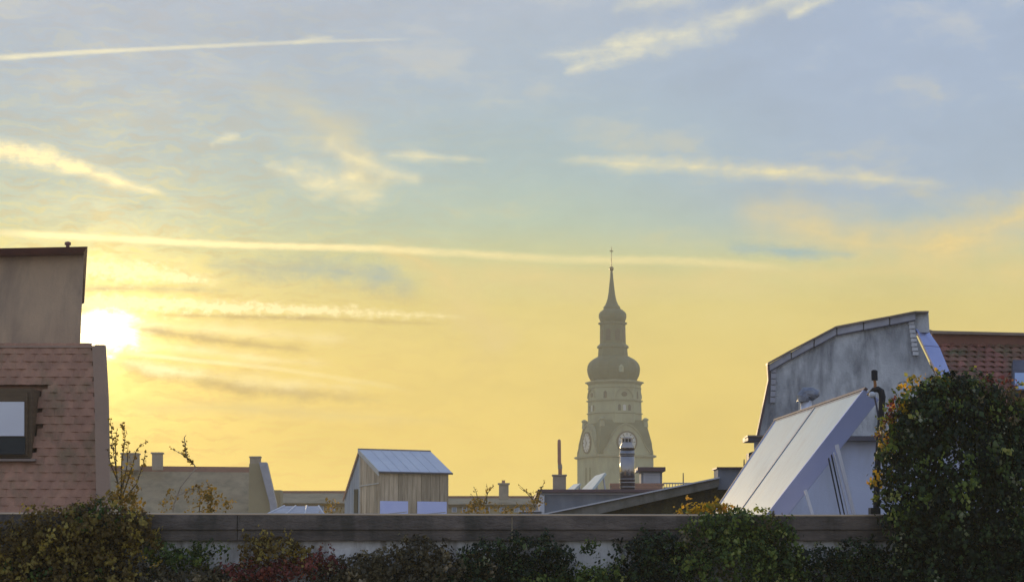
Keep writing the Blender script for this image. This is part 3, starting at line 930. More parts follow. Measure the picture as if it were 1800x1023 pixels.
MB().tube([hp(-ov, -ov - .03, zf + .01), hp(Wd + ov, -ov - .03, zf + .01)], .035, 8).part('gutter', M['ledge_dark'], hut)
for f0, f1 in ((0.0, .40), (.535, .965)):
    w = MB().prism([hp(Wd * f0, -.05, hz(912)), hp(Wd * f1, -.05, hz(912)), hp(Wd * f1, -.05, hz(880)), hp(Wd * f0, -.05, hz(880))], B_ * .025).part('pale_sheet', M['hut_sheet'], hut)
    MB().prism([hp(Wd * f0 + .1, -.056, hz(903)), hp(Wd * f1 - .05, -.056, hz(898)), hp(Wd * f1 - .05, -.056, hz(899.4)), hp(Wd * f0 + .1, -.056, hz(904.4))], B_ * .004).part('crease', M['zinc_grey'], w)
blk = thing('flat_roofed_block', 'flat-roofed block carrying the wooden hut, mostly hidden by the parapet', 'building', (HO.x, 70, 0))
MB().box(HO.x - 5, HO.x + 4.2, 67, 80, 0, 18.95).part('wall', M['far_wall'], blk)

# ------------------------------------------------------------------ tiles laid one by one
def tile_mesh(name, w, l, mat, curve=0.25, lip=0.022):
    """one roof tile: x across, y up the slope, z off the roof; lower edge raised on the tile beneath"""
    mb = MB()
    nx = 5
    for lay, dz in ((0, 0.014), (1, 0.0)):
        for j, y in enumerate((0, l)):
            for i in range(nx):
                u = i / (nx - 1)
                x = (u - .5) * w
                h = curve * w * (math.sin(u * math.pi) * .5 + .1)
                mb.v.append(Vector((x, y, h + dz + (lip if y == 0 else 0.0))))
    q = lambda lay, j, i: lay * 2 * nx + j * nx + i
    for i in range(nx - 1):
        mb.f.append((q(0, 0, i), q(0, 0, i + 1), q(0, 1, i + 1), q(0, 1, i)))
        mb.f.append((q(1, 0, i + 1), q(1, 0, i), q(0, 0, i), q(0, 0, i + 1)))
    mb.f.append((q(0, 0, 0), q(0, 1, 0), q(1, 1, 0), q(1, 0, 0)))
    mb.f.append((q(0, 0, nx - 1), q(1, 0, nx - 1), q(1, 1, nx - 1), q(0, 1, nx - 1)))
    me = mb.mesh(name)
    me.materials.append(mat)
    return me


def lay_tiles(parent, me, BL, BR, TL, w, row, skip=None, cap=300):
    """covers the parallelogram BL, BR, TL"""
    X = (BR - BL)
    Yv = (TL - BL)
    nx, ny = max(1, round(X.length / w)), max(1, round(Yv.length / row))
    ex = X.normalized()
    nz = ex.cross(Yv).normalized()
    ey = nz.cross(ex)
    rot = Matrix((ex, ey, nz)).transposed().to_euler()
    k = 0
    for j in range(ny):
        for i in range(nx):
            f = (i + .5 + (.5 if j % 2 else 0)) / nx
            if f > 1.0:
                continue
            p = BL + X * f + Yv * (j / ny)
            if skip and skip(p, i, j):
                continue
            if k >= cap:
                return
            k += 1
            r = rot.copy()
            r.z += random.uniform(-.03, .03)
            link('roof_tile', me, None, parent, p + nz * random.uniform(0, .006), r)


# ------------------------------------------------------------------ left building
LB = thing('corner_house', 'warm-tinted corner house at the left edge with a rendered top storey and tiled mansard wall', 'house', (-7.5, 26, 0))
plan = lambda a, Y: (at(a, 700, Y).x, Y)


def tower(mb, base, z0, z1):
    n = len(base)
    mb.add([(x, y, z0) for x, y in base] + [(x, y, z1) for x, y in base],
           [tuple(range(n))[::-1], tuple(range(n, 2 * n))] + [(i, (i + 1) % n, (i + 1) % n + n, i + n) for i in range(n)])
    return mb


# rendered top storey
up_z0, zl, zr = at(100, 612, 25.6).z, at(-160, 451, 25.6).z, at(148, 445, 25.6).z
xl, xr = at(-160, 500, 25.6).x, at(148, 450, 25.6).x
xr_b = at(140, 610, 25.6).x
bx, byk = at(131, 500, 31).x, 31.0
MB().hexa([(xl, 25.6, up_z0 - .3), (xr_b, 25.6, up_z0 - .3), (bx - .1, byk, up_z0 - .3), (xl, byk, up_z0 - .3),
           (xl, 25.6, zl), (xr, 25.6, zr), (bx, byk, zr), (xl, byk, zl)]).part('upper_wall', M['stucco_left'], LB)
p0, p1 = at(-170, 452, 25.4), at(147, 444.5, 25.4)
q0, q1 = at(-170, 440, 25.3), at(154, 433.5, 25.3)
cap = MB()
cap.add([p0, p1, (bx, byk + .2, p1.z), (p0.x, byk + .2, p0.z), q0, q1, (bx + .1, byk + .3, q1.z), (q0.x, byk + .3, q0.z)],
        [(3, 2, 1, 0), (4, 5, 6, 7), (0, 1, 5, 4), (1, 2, 6, 5), (2, 3, 7, 6), (3, 0, 4, 7)])
cap.part('roof_edge', M['cap_metal'], LB)
c0 = at(119, 436, 25.8)
MB().lathe(c0.x, c0.y, [(c0.z - .05, .025), (c0.z + .035, .025), (c0.z + .04, .042), (c0.z + .075, .042), (c0.z + .085, .02)], 10).part('roof_vent', M['cap_metal'], LB)
# ledge and tiled mansard wall below
BLt, BRt, TLt = at(-60, 905, 24.2), at(172, 905, 24.2), at(-62, 611, 25.2)
TRt = at(166, 611, 25.2)
MB().prism([BLt + Vector((0, .06, -1.2)), BRt + Vector((0, .06, -1.2)), BRt + Vector((0, .06, 0)), TRt + Vector((0, .06, 0)), TLt + Vector((0, .06, 0)), BLt + Vector((0, .06, 0))], (0, .5, 0)).part('mansard_wall', M['tile_left'], LB)
MB().prism([at(-64, 611, 25.15), at(170, 611, 25.15), at(170, 607.6, 25.15), at(-64, 607.6, 25.15)], (0, .6, 0)).part('ledge', M['cheek'], LB)
tm = tile_mesh('roof_tile', .17, .17, M['tile_left'], .12, .012)
wx0, wx1 = at(-80, 740, 24.7).x, at(64, 740, 24.7).x
wz0, wz1 = at(0, 810, 24.7).z, at(0, 676, 24.7).z
lay_tiles(LB, tm, BLt, BRt, TLt, .165, .115, skip=lambda p, i, j: (p.x < wx1 + .02 and wz0 - .1 < p.z < wz1))
# pale cheek strip
MB().sil([(162, 611), (168, 606), (183, 606), (188, 700), (192, 905), (192, 1000), (170, 1000), (169, 870), (166, 700)], 24.05, .12).part('side_cheek', M['cheek'], LB)
# dormer window
W = thing_w = MB().sil([(-70, 682), (56, 682), (56, 805), (-70, 805)], 24.50, .8).part('dormer', M['dark_wood'], LB)
MB().sil([(-60, 690), (48, 690), (48, 800), (-60, 800)], 24.455, .04).part('window_frame', M['dark_wood'], W)
MB().sil([(-60, 706), (42, 706), (42, 766), (-60, 766)], 24.42, .025).part('blind', M['blind'], W)
MB().sil([(-60, 768), (44, 768), (44, 798), (-60, 798)], 24.43, .02).part('pane', M['black'], W)
MB().sil([(-70, 806), (62, 806), (62, 810), (-70, 810)], 24.40, .3).part('sill', M['coping_brown'], W)
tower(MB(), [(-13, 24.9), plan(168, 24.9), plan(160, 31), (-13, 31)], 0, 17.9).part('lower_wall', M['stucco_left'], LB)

# ------------------------------------------------------------------ flat roofed block in the middle
FB = thing('flat_roofed_block', 'low grey-blue flat-roofed block with a red-brown roof edge below the church tower', 'building', (2.2, 47, 0))
z = lambda py, Y: at(1000, py, Y).z
X = lambda px_, Y: at(px_, 880, Y).x
MB().box(X(950, 45), X(1330, 45), 45.0, 53, 0, z(866, 45)).part('wall', M['slab_grey'], FB)
MB().box(X(945, 44.8), X(1332, 44.8), 44.8, 53.3, z(866, 45) + .002, z(860, 45)).part('roof_edge', M['fascia'], FB, bevel=.01)
MB().box(X(948, 44.9), X(1330, 44.9), 44.94, 45.0, z(869, 45), z(866.6, 45)).part('drip_line', M['white_trim'], FB)
MB().box(X(948, 44.9), X(957, 44.9), 44.9, 45.0, z(930, 45), z(869.4, 45)).part('corner_trim', M['white_trim'], FB)
lb = thing('roof_box', 'low dark box with a pale lid at the left foot of the grey-blue block', 'roof box', at(930, 907, 44))
MB().rect(914, 899, 952, 960, 43.6, 1.0).part('box', M['slab_grey'], lb)
MB().rect(912, 896.6, 953, 898.8, 43.5, 1.2).part('lid', M['white_trim'], lb)
ck = chimney('small rendered chimney with a tall thin flue pipe, left of the church tower', 972, 995, 834, 861, 46, 1.6)
fl = thing('flue_pipe', 'tall thin brown flue pipe standing in the small rendered chimney', 'flue', at(983, 834, 46.1))
MB().tube([at(984.5, 838, 46.15), at(984.6, 822, 46.15), at(983.2, 812, 46.15), at(983, 780, 46.15), at(983, 774, 46.15), at(983, 772, 46.15)], [.045, .045, .042, .041, .038, .018], 10).part('pipe', M['brick_orange'], fl, smooth=True)
MB().tube([at(984.6, 824, 46.15), at(984.2, 816, 46.15)], [.052, .052], 10).part('collar', M['chimney'], fl)


def panel_quad(name, label, cat, quad, nor, th, mat, legs, group=None):
    r = thing(name, label, cat, (quad[0] + quad[1]) / 2, group)
    MB().prism(quad, nor * th).part('panel', mat, r)
    for a, b in legs:
        MB().tube([a, b], .02, 6).part('leg', M['white_trim'], r)
    return r


q = [at(1021, 861, 46.6), at(1039, 861, 45.6), at(1064, 830, 45.6), at(1046, 836, 46.6)]
panel_quad('solar_module', 'small tilted white solar panel in front of the church tower', 'solar panel', q, Vector((.6, 0, -.7)), .06, M['collector_glass'],
           [(at(1060, 836, 45.7), at(1064, 861, 45.7)), (at(1046, 840, 46.6), at(1050, 861, 46.6))], 'small solar panels')
q = [at(996, 861, 48.2), at(1008, 861, 47.2), at(1020, 849, 47.2), at(1008, 851, 48.2)]
panel_quad('solar_module', 'tiny second solar panel just right of the small rendered chimney', 'solar panel', q, Vector((.6, 0, -.7)), .05, M['collector_glass'],
           [(at(1018, 851, 47.3), at(1019, 861, 47.3))], 'small solar panels')

# stainless flue
sf = thing('stainless_flue', 'thick shiny stainless steel flue in front of the church clock', 'flue', at(1103, 862, 45.6))
c = at(1103, 862, 45.7)
pxm = (at(1104, 862, 45.7) - c).x
zf_ = lambda py: at(1103, py, 45.7).z
MB().lathe(c.x, c.y, [(zf_(864), 13 * pxm), (zf_(790), 13 * pxm)], 28).part('shaft', M['chrome'], sf, smooth=True)
MB().lathe(c.x, c.y, [(zf_(790), 13.3 * pxm), (zf_(786), 13.3 * pxm), (zf_(779), 9.5 * pxm), (zf_(777), 9.5 * pxm)], 28).part('shoulder', M['chrome'], sf, smooth=True)
MB().lathe(c.x, c.y, [(zf_(778), 7.4 * pxm), (zf_(771), 7.4 * pxm)], 20).part('throat', M['black'], sf)
for k in range(9):
    w = k * 2 * math.pi / 9
    MB().box(c.x + math.cos(w) * 9 * pxm - .012, c.x + math.cos(w) * 9 * pxm + .012, c.y + math.sin(w) * 9 * pxm - .012, c.y + math.sin(w) * 9 * pxm + .012, zf_(778), zf_(771)).part('vent_bar', M['chrome'], sf)
MB().lathe(c.x, c.y, [(zf_(771.5), 9.8 * pxm), (zf_(769.5), 9.8 * pxm), (zf_(768.6), 8 * pxm)], 24).part('rain_cap', M['chrome'], sf)
for ya in (800, 797, 848, 842, 856):
    MB().lathe(c.x, c.y, [(zf_(ya + 1), 13.0 * pxm), (zf_(ya + .8), 13.9 * pxm), (zf_(ya - .8), 13.9 * pxm), (zf_(ya - 1), 13.0 * pxm)], 28).part('clamp_band', M['chrome'], sf, smooth=True)

# vent house with louvre
vh = thing('vent_house', 'boxy roof vent with an overhanging lid and pale louvre right of the steel flue', 'roof vent', at(1147, 862, 49))
MB().rect(1127, 828, 1164, 866, 49, .8).part('body', M['slab_grey'], vh)
MB().rect(1121, 820.5, 1170, 828, 48.8, 1.2).part('lid', M['fascia'], vh, bevel=.01)
MB().rect(1118, 826, 1127, 829, 48.95, .5).part('side_lip', M['white_trim'], vh)
lv = MB().rect(1131, 831, 1160, 852, 48.97, .028).part('louvre_frame', M['white_trim'], vh)
for k in range(7):
    MB().rect(1132.5, 833 + k * 2.6, 1158.5, 834.6 + k * 2.6, 48.945, .022).part('slat', M['white_trim'], lv)
ow = thing('low_brick_wall', 'low orange brick wall at the foot of the steel flue and roof vent', 'wall', at(1110, 862, 48.5))
k = 0
for j in range(3):
    for i in range(16):
        x = 1072 + i * 6 + (3 if j % 2 else 0)
        if x > 1162:
            continue
        MB().rect(x, 849 + j * 4.4, x + 5.5, 853 + j * 4.4, 48.6, .12).part('brick', M['brick_orange'], ow)
MB().rect(1072, 849.4, 1165, 866, 48.64, .2).part('core', M['chimney'], ow)
rl = thing('railing', 'low lattice railing on the roof right of the boxy roof vent', 'railing', at(1190, 858, 50))
for y in (849, 857):
    MB().tube([at(1166, y, 50), at(1224, y, 50)], .018, 6).part('rail', M['barge'], rl)
for k in range(12):
    MB().tube([at(1167 + k * 5, 849, 50), at(1167 + k * 5, 862, 50)], .011, 5).part('post', M['barge'], rl)
an = thing('mast', 'thin upright mast beside the lattice railing', 'mast', at(1201, 862, 50))
MB().tube([at(1201, 862, 50.1), at(1201, 850, 50.1), at(1201, 831, 50.1)], [.02, .016, .012], 6).part('pole', M['ledge_dark'], an)
MB().tube([at(1197, 849, 50.1), at(1205, 849, 50.1)], .012, 6).part('bracket', M['ledge_dark'], an)

# ------------------------------------------------------------------ lean-to with the sloping rim
LT = thing('lean_to_roof', 'mossy dark lean-to roof with a pale sloping concrete rim in front of the grey-blue block', 'lean-to roof', (1.8, 31, 15))
MB().sil([(905, 914), (1020, 891), (1264, 840), (1264, 855), (1052, 903), (960, 930), (905, 930)], 30.0, .30).part('sloping_rim', M['concrete'], LT)
MB().sil([(903, 912.6), (1020, 888.8), (1265, 837.8), (1265, 840.3), (1020, 891.2), (903, 915)], 29.94, .42).part('rim_flashing', M['white_trim'], LT)
MB().sil([(950, 921), (1264, 850), (1345, 850), (1345, 1010), (950, 1010)], 30.18, .5).part('mossy_face', M['moss'], LT)
MB().sil([(1262, 823.5), (1345, 823.5), (1345, 860), (1262, 860)], 30.1, .6).part('end_block', M['slab_grey'], LT)
MB().sil([(1260, 820.5), (1346, 820.5), (1346, 823.4), (1260, 823.4)], 30.02, .75).part('block_cap', M['fascia'], LT)
an = thing('mast', 'short thin rod on the block at the foot of the gable', 'mast', at(1308, 821, 30.3))
MB().tube([at(1308, 821, 30.3), at(1308, 807, 30.3)], [.012, .008], 6).part('pole', M['ledge_dark'], an)
MB().box(at(905, 920, 30.6).x, at(1345, 920, 30.6).x, 30.7, 40, 0, 18.1).part('wall', M['slab_grey'], LT)

# ------------------------------------------------------------------ grey gabled house on the right
GH = thing('gabled_house', 'grey weathered gable wall with zinc trim and a red tiled roof on the right', 'house', (6.5, 31, 0))
GY = 29.0
MB().sil([(1334, 766), (1353, 668), (1352, 640), (1470, 576), (1606, 550), (1608, 585), (1640, 652), (1700, 766)], GY, .14).part('gable_wall', M['stucco_gable'], GH)
MB().sil([(1600, 549), (1632, 549), (1634, 584), (1608, 584)], GY + .03, .5).part('ridge_block', M['stucco_gable'], GH)
# lower wall and the ledge
lw = [plan(1324, GY - .1), plan(1950, GY - .1), plan(1950, 37), plan(1336, 37)]
tower(MB(), lw, 0, at(1400, 775, GY - .1).z).part('lower_wall', M['wall_pale'], GH)
MB().sil([(1315, 766), (1954, 766), (1954, 775), (1315, 774)], GY - .3, .7).part('ledge', M['ledge_dark'], GH)
MB().sil([(1314, 764.6), (1345, 764.6), (1345, 767.5), (1314, 767.5)], GY - .33, .4).part('ledge_flashing', M['coping_brown'], GH)
MB().sil([(1316, 796), (1326, 792), (1326, 812), (1316, 814)], GY + .2, .3).part('rain_hopper', M['ledge_dark'], GH)
# coping in sections
cp = [(1350, 637), (1390, 615), (1430, 594), (1470, 573), (1517, 564), (1563, 555.5), (1609, 546.5), (1633, 546.5)]
for (x0, y0), (x1, y1) in zip(cp[:-1], cp[1:]):
    MB().sil([(x0, y0), (x1 - .4, y1), (x1 - .4, y1 + 3), (x0, y0 + 3)], GY - .10, .26).part('coping', M['coping_brown'], GH)
    if x1 < 1620:
        MB().sil([(x0 + 2, y0 + 3.1), (x1 + .0, y1 + 3.1), (x1 + .0, y1 + 15), (x0 + 2, y0 + 15)], GY - .045, .10).part('coping_apron', M['zinc_grey'], GH)
        MB().sil([(x0 + 2, y0 + 15.1), (x1, y1 + 15.1), (x1, y1 + 17), (x0 + 2, y0 + 17)], GY - .06, .1).part('shadow_strip', M['ledge_dark'], GH)  # dark strip put in for the shadow line below the coping
# edge strip at the left slope
MB().sil([(1330, 766), (1350.5, 668), (1349, 640), (1352.5, 640), (1354, 668), (1334.5, 766)], GY - .06, .12).part('edge_strip', M['fascia'], GH)
for k in range(6):
    y = 645 + k * 10.6
    x = 1355.5 - k * .3
    MB().sil([(x, y), (x + 9, y + 1), (x + 9, y + 9), (x, y + 9.4)], GY - .03, .03).part('flashing_step', M['zinc_grey'], GH)
for k in range(8):
    y = 563 + k * 7.8
    x = 1597 + k * 1.1
    MB().sil([(x, y), (x + 10, y + 1), (x + 10, y + 6.4), (x, y + 6.8)], GY - .03, .03).part('flashing_step', M['white_trim'], GH)
# zinc cheek, facing half towards the right
def cheek(a, b, c_, d):
    A, B = at(*a, GY - .02), at(*b, GY + .35)
    Cc, Dd_ = at(*c_, GY + .35), at(*d, GY - .02)
    return MB().prism([A, B, Cc, Dd_], (0, .1, 0))
cheek((1610, 578), (1633, 583), (1651, 609), (1624, 607)).part('cheek_sheet', M['zinc'], GH)
cheek((1624.4, 608), (1651.5, 610), (1672, 660), (1652, 665)).part('cheek_sheet', M['zinc'], GH)
cheek((1652.4, 666), (1672.5, 661), (1720, 764), (1700, 764)).part('cheek_sheet', M['zinc'], GH)
# roof
rBL, rBR, rTL = at(1700, 764, 29.9), at(1936, 764, 29.9), at(1641, 606, 32.6)
rBLw = rTL + (at(1700, 764, 29.9) - at(1641, 606, 32.6)) + Vector((-.62, 0, 0))
rTR = at(1920, 612, 32.6)
MB().prism([rBLw + Vector((0, .08, 0)), rBR + Vector((.2, .08, 0)), rTR + Vector((.2, .08, 0)), rTL + Vector((0, .08, 0))], (0, .15, -.15)).part('roof_deck', M['tile_right'], GH)
tm2 = tile_mesh('roof_tile', .155, .21, M['tile_right'], .34)
sl = lambda p, i, j: False
# rows of tiles; the left end follows the cheek
rows = 17
for j in range(rows):
    t = j / rows
    a = rBLw.lerp(rTL, t)
    b = (rBR + Vector((.2, 0, 0))).lerp(rTR + Vector((.2, 0, 0)), t)
    ex = (b - a).normalized()
    up = (rTR - rBR)
    nz = ex.cross(up).normalized()
    if nz.y > 0:
        nz = -nz
    ey = nz.cross(ex)
    rot = Matrix((ex, ey, nz)).transposed().to_euler()
    cnt = int((b - a).length / .15)
    for i in range(cnt):
        link('roof_tile', tm2, None, GH, a + ex * (.15 * (i + .5)) + nz * (.02 + random.uniform(0, .006)), rot)
MB().sil([(1636, 583), (1925, 590), (1925, 616), (1645, 611)], 32.5, .3).part('ridge_board', M['ridge_band'], GH)
MB().sil([(1630, 578), (1640, 581), (1927, 588), (1927, 592.5), (1640, 586)], 32.4, .5).part('ridge_cap', M['coping_brown'], GH)
sk_ = MB().prism([at(1778, 690, 30.6), at(1830, 690, 30.6), at(1830, 640, 31.4), at(1778, 640, 31.4)], (0, -.1, .06)).part('skylight', M['ledge_dark'], GH)
MB().prism([at(1783, 686, 30.44), at(1826, 686, 30.44), at(1826, 645, 31.2), at(1783, 645, 31.2)], (0, -.03, .02)).part('pane', M['skylight'], sk_)

# duct with a foil hood in front of the gable
du = thing('vent_duct', 'metal vent duct with a crumpled foil hood in front of the grey gable', 'vent duct', at(1417, 780, 24))
MB().tube([at(1417, 790, 24), at(1417, 704, 24)], .07, 14).part('duct', M['strut'], du, smooth=True)
hd = MB()
pts = [at(1413, 706, 24), at(1413, 698, 24), at(1417, 692, 24), at(1425, 692, 24), at(1434, 696, 24), at(1436, 699, 24)]
hd.tube(pts, [.088, .092, .086, .082, .080, .060], 12)
for i, v in enumerate(hd.v):
    hd.v[i] = v + Vector(mnoise.noise_vector(v * 18)) * .010
hd.part('hood', M['foil'], du)
MB().tube([at(1405, 790, 23.95), at(1405, 700, 23.95), at(1406, 694, 23.95)], .011, 6).part('stay_rod', M['barge'], du)
for x, y, lb_ in ((1457, 716, 'reddish vent knob peeping over the middle of the collector below the grey gable'), (1376, 745, 'reddish vent knob peeping over the top left corner of the collector')):
    vk = thing('roof_vent', lb_, 'roof vent', at(x, y + 60, 23), 'reddish vent knobs')
    p = at(x, y, 23)
    MB().lathe(p.x, p.y, [(p.z - .5, .045), (p.z - .03, .045), (p.z - .02, .075), (p.z + .02, .07), (p.z + .045, .03)], 12).part('knob', M['far_red'], vk, smooth=True)

# ------------------------------------------------------------------ solar collector
TL, TR = at(1364, 740, 21.2), at(1523, 686, 17.0)
BL_ = at(1236, 932, 21.2)
pn = (TR - TL).cross(BL_ - TL)
rd = ray(1326, 938)
BR_ = EYE + rd * ((TL - EYE).dot(pn) / rd.dot(pn))
nn = pn.normalized() * (-1 if pn.z > 0 else 1)
sc_ = thing('solar_collector', 'large tilted pair of pale glazed solar collectors behind the parapet', 'solar collector', (3.2, 19, 17.3))


def qpt(u, v):
    """u along the top edge from far to near, v down the slope"""
    return TL.lerp(TR, u).lerp(BL_.lerp(BR_, u), v)


MB().prism([qpt(0, 0), qpt(1, 0), qpt(1, 1), qpt(0, 1)], nn * .14).part('casing', M['collector_frame'], sc_, bevel=.006)
for u0, u1 in ((.012, .497), (.503, .988)):
    pf = MB()
    pf.prism([qpt(u0, .012) - nn * .012, qpt(u1, .012) - nn * .012, qpt(u1, .99) - nn * .012, qpt(u0, .99) - nn * .012], nn * .010)
    g_ = pf.part('glass_panel', M['collector_glass'], sc_)
    for v0, v1 in ((.004, .016), (.984, .996)):
        MB().prism([qpt(u0, v0) - nn * .016, qpt(u1, v0) - nn * .016, qpt(u1, v1) - nn * .016, qpt(u0, v1) - nn * .016], nn * .006).part('glazing_strip', M['zinc_grey'], g_)
    for w0, w1 in ((u0 - .004, u0 + .006), (u1 - .006, u1 + .004)):
        MB().prism([qpt(w0, .0) - nn * .018, qpt(w1, .0) - nn * .018, qpt(w1, 1.) - nn * .018, qpt(w0, 1.) - nn * .018], nn * .008).part('glazing_strip', M['collector_frame'], g_)
du_ = .009
MB().prism([qpt(.5 - du_, 0) - nn * .02, qpt(.5 + du_, 0) - nn * .02, qpt(.5 + du_, 1) - nn * .02, qpt(.5 - du_, 1) - nn * .02], nn * .02).part('divider', M['zinc_grey'], sc_)
for u in (0.0, 1.0):
    s0 = .012 if u == 0 else -.012
    MB().prism([qpt(u, 0) - nn * .022, qpt(u + s0, 0) - nn * .022, qpt(u + s0, 1) - nn * .022, qpt(u, 1) - nn * .022], nn * .03).part('edge_trim', M['collector_frame'] if u else M['collector_edge'], sc_)
MB().prism([qpt(-.01, -.012) - nn * .025, qpt(1.0, -.012) - nn * .025, qpt(1.0, .006) - nn * .025, qpt(-.01, .006) - nn * .025], nn * .03).part('top_trim', M['collector_edge'], sc_)
for (xa, ya, xb, yb, w, mt) in ((1471, 782, 1505, 918, 6.0, 'strut'), (1462, 800, 1488, 918, 1.2, 'rubber'), (1466, 796, 1495, 918, 1.5, 'strut'), (1457, 806, 1481, 918, 1.3, 'rubber'), (1416, 862, 1433, 918, 4.6, 'strut')):
    MB().prism([at(xa - w / 2, ya, 17.1), at(xa + w / 2, ya - 2, 17.1), at(xb + w / 2, yb, 17.1), at(xb - w / 2, yb, 17.1)], (0, .035, 0)).part('strut', M[mt], sc_)
MB().box(at(1330, 918, 17).x, at(1530, 918, 17).x, 17.0, 17.06, 17.28, at(1400, 916, 17).z).part('foot_rail', M['strut'], sc_)
MB().box(BL_.x, at(1330, 920, 21).x, 21.0, 21.2, 17.28, BL_.z + .1).part('rear_foot', M['strut'], sc_)

# insulated pipe with air vent
pp = thing('insulated_pipe', 'black insulated pipe with a hooked top beside the collector and the big creeper', 'pipe', at(1540, 906, 16.45))
MB().tube([at(1539, 960, 16.45), at(1540, 905, 16.45), at(1542, 830, 16.45), at(1546, 760, 16.45), at(1550, 715, 16.45), at(1551, 697, 16.45), at(1549, 688, 16.45), at(1543, 684, 16.45), at(1536, 685, 16.45), at(1530, 690, 16.5), at(1526, 693, 16.7)],
          [.027, .027, .026, .025, .027, .029, .029, .027, .022, .016, .012], 12).part('pipe', M['rubber'], pp, smooth=True)
MB().tube([at(1538, 684, 16.45), at(1538.5, 676, 16.45), at(1537.5, 668, 16.45)], .013, 8).part('valve', M['brass'], pp)
MB().tube([at(1537.5, 668.5, 16.45), at(1537, 652, 16.45), at(1537, 650, 16.45)], [.027, .027, .014], 12).part('air_vent', M['rubber'], pp)
MB().lathe(at(1534, 692, 16.4).x, 16.42, [(at(1534, 699, 16.4).z, .012), (at(1534, 696, 16.4).z, .030), (at(1534, 690, 16.4).z, .026), (at(1534, 688, 16.4).z, .01)], 12).part('fitting', M['white_trim'], pp, smooth=True)
MB().tube([at(1537, 697, 16.45), at(1541, 715, 16.45), at(1545, 740, 16.45)], .008, 6).part('sensor_cable', M['ledge_dark'], pp)
MB().box(at(1531, 900, 16.4).x, at(1548, 900, 16.4).x, 16.40, 16.52, at(1540, 912, 16.4).z, at(1540, 892, 16.4).z).part('pipe_clamp', M['black'], pp)

# ------------------------------------------------------------------ terrace building with the parapet
PY = 16.0
tb = thing('terrace_building', 'building under the roof terrace that carries the creeper-covered parapet', 'building', (0, 20, 0))
MB().box(-12, 12, PY + .06, 23.6, 0, 17.28).part('terrace_floor', M['concrete'], tb)
pw = thing('parapet_wall', 'long low parapet wall with a dull sheet coping and flaking render along the bottom', 'parapet wall', (0, PY, 16))
zt, zb = at(900, 906.5, PY).z, at(900, 950, PY).z
MB().box(-9, 9, PY + .02, PY + .34, 15.5, zb).part('wall_face', M['parapet_render'], pw)
xs = [-9 + 2.25 * i for i in range(9)]
zm = at(900, 931, PY).z
for x0, x1 in zip(xs[:-1], xs[1:]):
    dzt = [at(900 + x / PY * F, 903.5 + 3.6 * min(1, max(0, (x / PY * F + 900) / 1200)), PY).z for x in (x0, x1)]
    MB().hexa([(x0 + .002, PY - .05, zm), (x1 - .002, PY - .05, zm), (x1 - .002, PY + .40, zm), (x0 + .002, PY + .40, zm),
               (x0 + .002, PY - .05, dzt[0]), (x1 - .002, PY - .05, dzt[1]), (x1 - .002, PY + .40, dzt[1]), (x0 + .002, PY + .40, dzt[0])]).part('coping', M['coping'], pw, bevel=.006)
    MB().box(x0 + .002, x1 - .002, PY - .035, PY + .38, zb, zm - .0015).part('fascia_board', M['coping'], pw, bevel=.004)
    MB().tube([(x0, PY - .035, dzt[0] + .004), (x1, PY - .035, dzt[1] + .004)], .011, 8, caps=False).part('glint_bead', M['bead'], pw, smooth=True)

# ------------------------------------------------------------------ plants
def leaf_material(name, stops, trans=0.35, rough=0.55):
    m = bpy.data.materials.new(name)
    m.use_nodes = True
    t = m.node_tree
    t.nodes.clear()
    n = NT(t)
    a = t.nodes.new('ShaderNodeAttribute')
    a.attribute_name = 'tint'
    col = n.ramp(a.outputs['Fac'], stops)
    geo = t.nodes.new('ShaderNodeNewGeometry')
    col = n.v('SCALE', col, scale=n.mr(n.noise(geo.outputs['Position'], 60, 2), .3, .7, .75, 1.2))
    b = t.nodes.new('ShaderNodeBsdfPrincipled')
    n.put(b.inputs['Base Color'], col)
    b.inputs['Roughness'].default_value = rough
    b.inputs['Specular IOR Level'].default_value = 0.35
    tr = t.nodes.new('ShaderNodeBsdfTranslucent')
    n.put(tr.inputs[0], n.v('MULTIPLY', col, (1.9, 1.5, .6)))
    mx = t.nodes.new('ShaderNodeMixShader')
    mx.inputs[0].default_value = trans
    t.links.new(b.outputs[0], mx.inputs[1])
    t.links.new(tr.outputs[0], mx.inputs[2])
    o = t.nodes.new('ShaderNodeOutputMaterial')
    t.links.new(mx.outputs[0], o.inputs[0])
    return m


LM = {
    'dark': leaf_material('dark_creeper_leaf', [(0, (.006, .012, .006)), (.42, (.018, .038, .012)), (.68, (.052, .096, .028)), (.86, (.13, .17, .055)), (1, (.36, .36, .24))]),  # dark end painted near black for the shade in the bush depths
    'green': leaf_material('green_creeper_leaf', [(0, (.022, .042, .010)), (.35, (.075, .125, .024)), (.7, (.19, .25, .050)), (1, (.42, .42, .14))], .42),
    'olive': leaf_material('olive_brown_leaf', [(0, (0.080, 0.052, 0.014)), (.35, (0.189, 0.128, 0.032)), (.65, (0.304, 0.239, 0.051)), (1, (0.551, 0.435, 0.102))], .4),
    'red': leaf_material('red_autumn_leaf', [(0, (0.101, 0.024, 0.024)), (.45, (0.230, 0.054, 0.047)), (.8, (0.351, 0.115, 0.061)), (1, (0.432, 0.270, 0.095))]),
    'yellow': leaf_material('yellow_autumn_leaf', [(0, (0.200, 0.170, 0.020)), (.4, (0.450, 0.330, 0.040)), (.8, (0.650, 0.400, 0.050)), (1, (0.700, 0.400, 0.120))], .5),
    'brown': leaf_material('brown_grey_leaf', [(0, (0.046, 0.038, 0.022)), (.4, (0.115, 0.095, 0.049)), (.75, (0.189, 0.155, 0.081)), (1, (0.378, 0.297, 0.189))]),
    'back': leaf_material('backlit_leaf', [(0, (0.120, 0.100, 0.030)), (.5, (0.220, 0.170, 0.050)), (1, (0.340, 0.260, 0.100))], .6),
}


